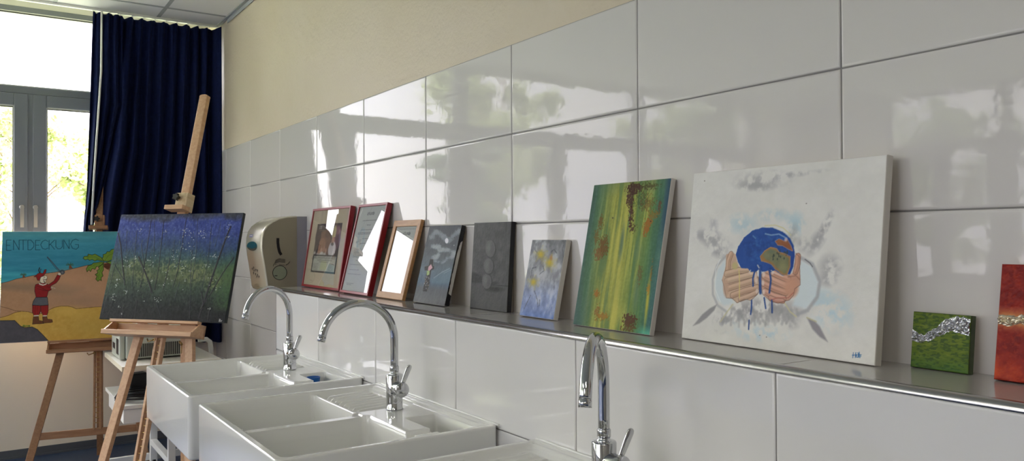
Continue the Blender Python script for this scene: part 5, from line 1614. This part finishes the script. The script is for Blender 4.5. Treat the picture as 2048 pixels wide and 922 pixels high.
# ================================================================== CART
def cart():
    root = empty('utility_cart', (-.60, 3.75, 0))
    tag(root, 'white open shelf cart behind the front easel', 'cart')
    ox, oy = -.60, 3.75
    def B_(b, x0, x1, y0, y1, z0, z1, bev=.002): b.box(x0 - ox, x1 - ox, y0 - oy, y1 - oy, z0, z1, bev)
    b = MB(); B_(b, -.807, -.287, 3.772, 4.458, .689, .7150); b.build('top_board', MT['white_laminate'], root)
    b = MB(); B_(b, -.809, -.8075, 3.77, 4.46, .689, .7145, 0); B_(b, -.807, -.287, 3.770, 3.7715, .689, .7145, 0); b.build('edge_band', MT['edge_band'], root)
    b = MB(); B_(b, -.807, -.287, 3.772, 4.45, .482, .503); b.build('shelf', MT['white_laminate'], root)
    b = MB(); B_(b, -.800, -.295, 3.782, 4.35, .404, .4815); b.build('drawer_box', MT['white_laminate'], root)
    b = MB(); B_(b, -.560, -.520, 4.40, 4.44, .0, .688); b.build('post', MT['white_metal'], root)
    b = MB(); B_(b, -.565, -.527, 3.82, 3.858, .045, .4035); b.build('post', MT['white_metal'], root)
    b = MB(); B_(b, -.33, -.30, 4.40, 4.44, .0, .688); b.build('post', MT['white_metal'], root)
    b = MB(); B_(b, -.560, -.525, 3.859, 4.399, .125, .16); b.build('side_rail', MT['white_metal'], root)
    b = MB(); B_(b, -.79, -.30, 4.442, 4.47, .02, .062); b.build('rear_rail', MT['white_metal'], root)
    b = MB(); b.tube([(-.205 - ox, 4.36 - oy, .655), (-.208 - ox, 4.36 - oy, .70), (-.214 - ox, 4.36 - oy, .745), (-.235 - ox, 4.36 - oy, .762), (-.286 - ox, 4.36 - oy, .762)], .015, 14)
    b.tube([(-.205 - ox, 4.36 - oy, .655), (-.225 - ox, 4.36 - oy, .640), (-.302 - ox, 4.40 - oy, .640)], .012, 12)
    b.build('push_handle', MT['white_metal'], root)
    for (x, y) in ((-.54, 4.42), (-.546, 3.839), (-.315, 4.42)):
        b = MB()
        Mx = Matrix.Translation((x - ox, y - oy, .022)) @ Matrix.Rotation(PI / 2, 4, 'Y')
        b.lathe([(.0001, -.01), (.022, -.01), (.022, .01), (.0001, .01)], 20, Mx)
        b.build('caster', MT['black_plastic'], root)
cart()
def device():
    root = empty('projector', (-.58, 4.14, .715))
    tag(root, 'beige electronic device with black vent slots on top of the cart', 'projector')
    ox, oy, oz = -.58, 4.14, .715
    b = MB(); b.box(-.757 - ox, -.386 - ox, 3.98 - oy, 4.34 - oy, .010, .180, .008); b.build('housing', MT['device'], root)
    b = MB(); b.box(-.788 - ox, -.758 - ox, 4.01 - oy, 4.32 - oy, .006, .172, .008); b.build('connector_panel', MT['device'], root)
    b = MB()
    x = -.703
    while x < -.40:
        b.box(x - ox, x + .0056 - ox, 3.9785 - oy, 3.983 - oy, .020, .094); x += .0102
    b.build('vent_slots', MT['black_plastic'], root)
    for (a0, a1, c0, c1) in ((4.05, 4.13, .03, .12), (4.18, 4.27, .05, .085)):
        b = MB(); b.box(-.7895 - ox, -.7875 - ox, a0 - oy, a1 - oy, c0, c1, .001); b.build('socket', MT['black_plastic'], root)
    for x, y in ((-.73, 4.01), (-.41, 4.01), (-.73, 4.31), (-.41, 4.31)):
        b = MB(); b.box(x - .012 - ox, x + .012 - ox, y - .012 - oy, y + .012 - oy, 0.0003, .0105)
        b.build('foot', MT['black_plastic'], root)
device()
ad = MB(); ad.box(-.05, .05, -.04, .04, 0, .13, .006)
ado = ad.build('power_adapter', MT['black_plastic']); ado.location = (-.690, 4.06, .5035); ado.rotation_euler = (0, 0, .2)
tag(ado, 'black power unit standing behind the coiled cable on the cart shelf', 'power adapter')
cb = MB(); rr = random.Random(2)
pts = []
for k in range(400):
    a = k * .157; r = .085 + .018 * math.sin(k * .11) + .012 * math.sin(k * .037)
    pts.append((1.15 * r * math.cos(a), .75 * r * math.sin(a), .008 + .040 * (k / 400) + .006 * math.sin(k * .31)))
cb.tube(pts, .0042, 7)
pts = [(-.10, -.02, .012), (-.125, -.05, .006), (-.13, -.03, .03), (-.105, .0, .055), (-.07, .03, .05)]
cb.tube(pts, .004, 7)
cbo = cb.build('cable_coil', MT['black_plastic']); cbo.location = (-.700, 3.90, .5075)
tag(cbo, 'coil of black cable lying on the cart shelf', 'cable')

# ================================================================== CURTAINS
def curtain(label, topx, zt, zb, pleats, seed, yfun, parent_rail=None):
    root = empty('curtain', (0, 0, 0))
    tag(root, label, 'curtain', 'navy curtains at the window')
    nx = int(pleats * 14); nz = 90
    s = np.linspace(0, 1, nx); zz = np.linspace(zt, zb, nz)
    S, Zg = np.meshgrid(s, zz)
    q = (zt - Zg) / (zt - zb)
    xl = np.interp(q, topx[0], topx[1]); xr = np.interp(q, topx[0], topx[2])
    wk = np.clip((xr - xl) / (xr[0, 0] - xl[0, 0]), 0, 1)
    rnd = np.random.default_rng(seed)
    ph = S * pleats * 2 * PI + (fbm(S * pleats * .8, q * 1.6, seed, 3) - .5) * 3.0
    amp = (.018 + .026 * np.clip(q * 1.8, 0, 1)) * (.55 + .9 * fbm(S * pleats * .5, q * 1.2, seed + 3, 2)) * np.clip(wk + .15, 0, 1)
    # finer gathers near the top
    fine = .008 * np.sin(S * pleats * 5 * PI + 1.3) * np.clip(1 - q * 3, 0, 1)
    X = xl + (xr - xl) * S + (1 - S) * S * 4 * .006 * np.sin(ph * 2 + .5) * np.clip(q * 2, 0, 1)
    Y = yfun(S, q) + amp * np.sin(ph) + fine
    # heading droops between hooks
    Zt = Zg - .012 * (0.5 - .5 * np.cos(S * pleats * 2 * PI)) * np.clip(1 - q * 30, 0, 1) + .012 * (fbm(S * 6, S * 0, seed + 7) - .5) * (q > .98)
    o = grid_mesh('fabric', X, Y, Zt, MT['curtain'], root, True)
    md = o.modifiers.new('thickness', 'SOLIDIFY'); md.thickness = .0015
    for k in range(int(pleats) + 1):
        sx = k / pleats
        x = topx[1][0] + (topx[2][0] - topx[1][0]) * sx
        yy = float(yfun(np.array(sx), np.array(0.0)))
        MB().box(x - .003, x + .003, YCUR - .004, YCUR + .004, zt - .004, ZC - .017, .001).build('hook', MT['white_print'], root)
    return root
YCUR = 4.97
ra = MB().box(-6.9, -.01, YCUR - .011, YCUR + .011, ZC - .018, ZC - .0035, .002).build('curtain_rail', MT['white_metal'])
tag(ra, 'white curtain rail running along the ceiling above the window', 'curtain rail')
curtain('wide navy curtain in the corner beside the tiled wall', ([0, .4, .6, 1], [-.650, -.72, -.800, -.840], [-.002, -.002, -.002, -.003]), ZC - .022, .67, 9, 3, lambda S, q: YCUR + .025 - .085 * np.clip((S - .93) / .07, 0, 1) + 0 * q)
def drape(S, q): return YCUR + np.interp(q, [0, .1, .3, .56, .62, .72, 1], [0, -.04, -.17, -.21, -.19, -.07, -.05])
curtain('narrow gathered navy curtain drawn aside over the rear easel mast', ([0, .30, .56, .645, .69, 1], [-.817, -.853, -.874, -.884, -.885, -.885], [-.640, -.663, -.783, -.821, -.828, -.80]), ZC - .020, .80, 3.5, 8, drape)
wd = MB(); wd.tube([(-.771, 4.925, ZC - .03), (-.798, 4.72, 2.486), (-.844, 4.665, 1.818), (-.859, 4.665, 1.50)], .0062, 10)
wdo = wd.build('curtain_wand', MT['white_metal'])
tag(wdo, 'thin white pull rod hanging between the two navy curtains', 'curtain rod')

# ================================================================== OUTSIDE
gr = MB().box(-60, 40, YW + .3, 80, -3.2, -3.0).box(-60, XL - .3, -40, YW + .3, -3.2, -3.0).build('ground', MT['lawn'])
tag(gr, kind='structure')
def tree(x, y, h, spread, leafm, label, nl=2600, seed=0, crown0=.25, conifer=False, leaf=.075):
    rr = random.Random(seed); z0 = -3.0
    root = empty('tree', (x, y, z0)); tag(root, label, 'tree', 'trees outside the windows')
    b = MB(); tips = []
    tr = .012 * h
    trunk = [(rr.uniform(-.06, .06) * k, rr.uniform(-.06, .06) * k, h * k / 8) for k in range(9)]
    b.tube(trunk, [tr * (1 - .105 * k) for k in range(9)], 8)
    nb = 26 if not conifer else 34
    for k in range(nb):
        t = crown0 + (1 - crown0) * (k + .5) / nb
        i = min(int(t * 8), 7); f = t * 8 - i
        p = np.array(trunk[i]) * (1 - f) + np.array(trunk[i + 1]) * f
        a = rr.uniform(0, 6.28)
        L = spread * (1 - t * .75) * rr.uniform(.6, 1.1) if conifer else spread * math.sin(PI * min(max((t - crown0) / (1 - crown0), .08), .96)) ** .6 * rr.uniform(.5, 1.1)
        up = -.1 if conifer else rr.uniform(.3, 1.1)
        q = p + np.array([math.cos(a) * L, math.sin(a) * L, up * L])
        mid = (p + q) / 2 + np.array([0, 0, .06 * L])
        b.tube([p, mid, q], [tr * .35 * (1 - t * .6), tr * .2, tr * .08], 5)
        tips.append((p, mid, q, L))
        if not conifer:
            for j in range(3):
                s = mid + (q - mid) * rr.random()
                e = s + np.array([rr.uniform(-1, 1), rr.uniform(-1, 1), rr.uniform(-.1, 1)]) * L * .45
                b.tube([s, e], [tr * .12, tr * .05], 4); tips.append((s, (s + e) / 2, e, L * .5))
    b.build('trunk', MT['bark'], root)
    R_ = np.random.default_rng(seed)
    idx = R_.integers(0, len(tips), nl); f = R_.random(nl)
    P = np.array([[tips[i][1] + (tips[i][2] - tips[i][1]) * (ff * 1.1)] for i, ff in zip(idx, f)]).reshape(-1, 3)
    L = np.array([tips[i][3] for i in idx])
    P = P + R_.normal(0, 1, (nl, 3)) * (.10 * L + .05)[:, None] * np.array([1, 1, .35 if conifer else 1])
    a = R_.normal(0, 1, (nl, 3)); a /= np.linalg.norm(a, axis=1)[:, None]
    c = R_.normal(0, 1, (nl, 3)); c = np.cross(a, c); c /= np.linalg.norm(c, axis=1)[:, None]
    s = (leaf * R_.uniform(.6, 1.2, nl))[:, None]
    a2 = a * s; c2 = c * s * .6
    V_ = np.stack([P - a2, P + c2, P + a2, P - c2], 1).reshape(-1, 3)
    me = bpy.data.meshes.new('foliage')
    me.from_pydata(V_.tolist(), [], np.arange(nl * 4).reshape(-1, 4).tolist())
    me.materials.append(leafm)
    o = bpy.data.objects.new('foliage', me); COL.objects.link(o); o.parent = root
    o['kind'] = 'stuff'
    return root
lab = ['slender pale green tree seen through the right window sash', 'pale green young tree seen through the left window sash', 'leafy tree beyond the window sash, its top just above the transom',
       'pale tree mirrored in the tiles above the framed certificates', 'dark spruce mirrored in the wall tiles left of the eggs painting', 'tall light green tree mirrored in the upper row of tiles',
       'broad green tree mirrored in the tiles above the star canvas', 'tall leafy tree mirrored in the tiles above the green painting', 'bushy tree mirrored in the tiles beside the globe painting', 'small round tree mirrored low in the wall tiles']
TR = [(.55, 14.8, 5.8, 1.4, 'leaf_light', 9000, 0), (-1.7, 18.4, 6.3, 1.4, 'leaf_light', 9000, 0), (-.60, 23.0, 7.6, 1.9, 'leaf_light', 12000, 0),
      (-4.6, 20.0, 5.2, 1.3, 'leaf_light', 5000, 0), (-8.4, 15.5, 6.9, 2.3, 'leaf_dark', 16000, 1), (-12.6, 20.6, 12.2, 2.7, 'leaf_light', 16000, 0),
      (-18.8, 16.6, 11.2, 2.6, 'leaf_mid', 18000, 0), (-25.2, 23.2, 12.0, 3.2, 'leaf_light', 16000, 0), (-32.0, 16.0, 9.0, 3.0, 'leaf_mid', 8000, 0), (-4.8, 14.0, 4.7, 1.1, 'leaf_mid', 4000, 0)]
for i, (x, y, h, sp_, lm, nl, con) in enumerate(TR):
    tree(x, y, h, sp_, MT[lm], lab[i], nl, 100 + i, .30 if not con else .12, bool(con), .075 if i < 3 else .15)

# ================================================================== LIGHT
wn = bpy.data.worlds.new('sky'); SC.world = wn; wn.use_nodes = True
nt = wn.node_tree; bg = nt.nodes['Background']
tc = nt.nodes.new('ShaderNodeTexCoord'); mp = nt.nodes.new('ShaderNodeMapping'); nz = nt.nodes.new('ShaderNodeTexNoise')
nz.inputs['Scale'].default_value = 3.0; nz.inputs['Detail'].default_value = 5
mp.inputs['Scale'].default_value = (1, 1, 2.5)
nt.links.new(tc.outputs['Generated'], mp.inputs['Vector']); nt.links.new(mp.outputs['Vector'], nz.inputs['Vector'])
rp = nt.nodes.new('ShaderNodeValToRGB')
rp.color_ramp.elements[0].position = .38; rp.color_ramp.elements[1].position = .62
rp.color_ramp.elements[0].color = (.92, .885, 1.0, 1); rp.color_ramp.elements[1].color = (1.0, .935, .95, 1)
nt.links.new(nz.outputs['Fac'], rp.inputs['Fac']); nt.links.new(rp.outputs['Color'], bg.inputs['Color'])
bg.inputs['Strength'].default_value = 7.0
# overcast sky: brighter towards the zenith
sx = nt.nodes.new('ShaderNodeSeparateXYZ'); nt.links.new(tc.outputs['Generated'], sx.inputs[0])
ma = nt.nodes.new('ShaderNodeMapRange'); ma.inputs[1].default_value = 0.22; ma.inputs[2].default_value = 1.0; ma.inputs[3].default_value = 2.8; ma.inputs[4].default_value = 24.0
nt.links.new(sx.outputs['Z'], ma.inputs[0]); nt.links.new(ma.outputs[0], bg.inputs['Strength'])

def portal(name, x, y, z, sx, sz, rot):
    l = bpy.data.lights.new(name, 'AREA'); l.shape = 'RECTANGLE'; l.size = sx; l.size_y = sz
    l.cycles.is_portal = True
    o = bpy.data.objects.new(name, l); COL.objects.link(o); o.location = (x, y, z); o.rotation_euler = rot
for a, b_ in BAYS:
    portal('sky_portal', (a + b_) / 2, YW + .08, 1.915, b_ - a, 2.03, (-PI / 2, 0, 0))
portal('sky_portal', XL - .08, 1.55, 1.915, 5.0, 2.03, (-PI / 2, 0, PI / 2))

# ================================================================== RENDER LOOK
SC.view_settings.view_transform = 'Standard'
SC.view_settings.look = 'None'
SC.view_settings.exposure = 1.22
SC.view_settings.gamma = 1.0
SC.view_settings.use_curve_mapping = False
cy = SC.cycles
cy.use_denoising = True
cy.denoiser = 'OPENIMAGEDENOISE'
cy.max_bounces = 10; cy.diffuse_bounces = 5; cy.glossy_bounces = 5; cy.transmission_bounces = 6; cy.transparent_max_bounces = 16
cy.caustics_reflective = False; cy.caustics_refractive = False
cy.sample_clamp_indirect = 8.0
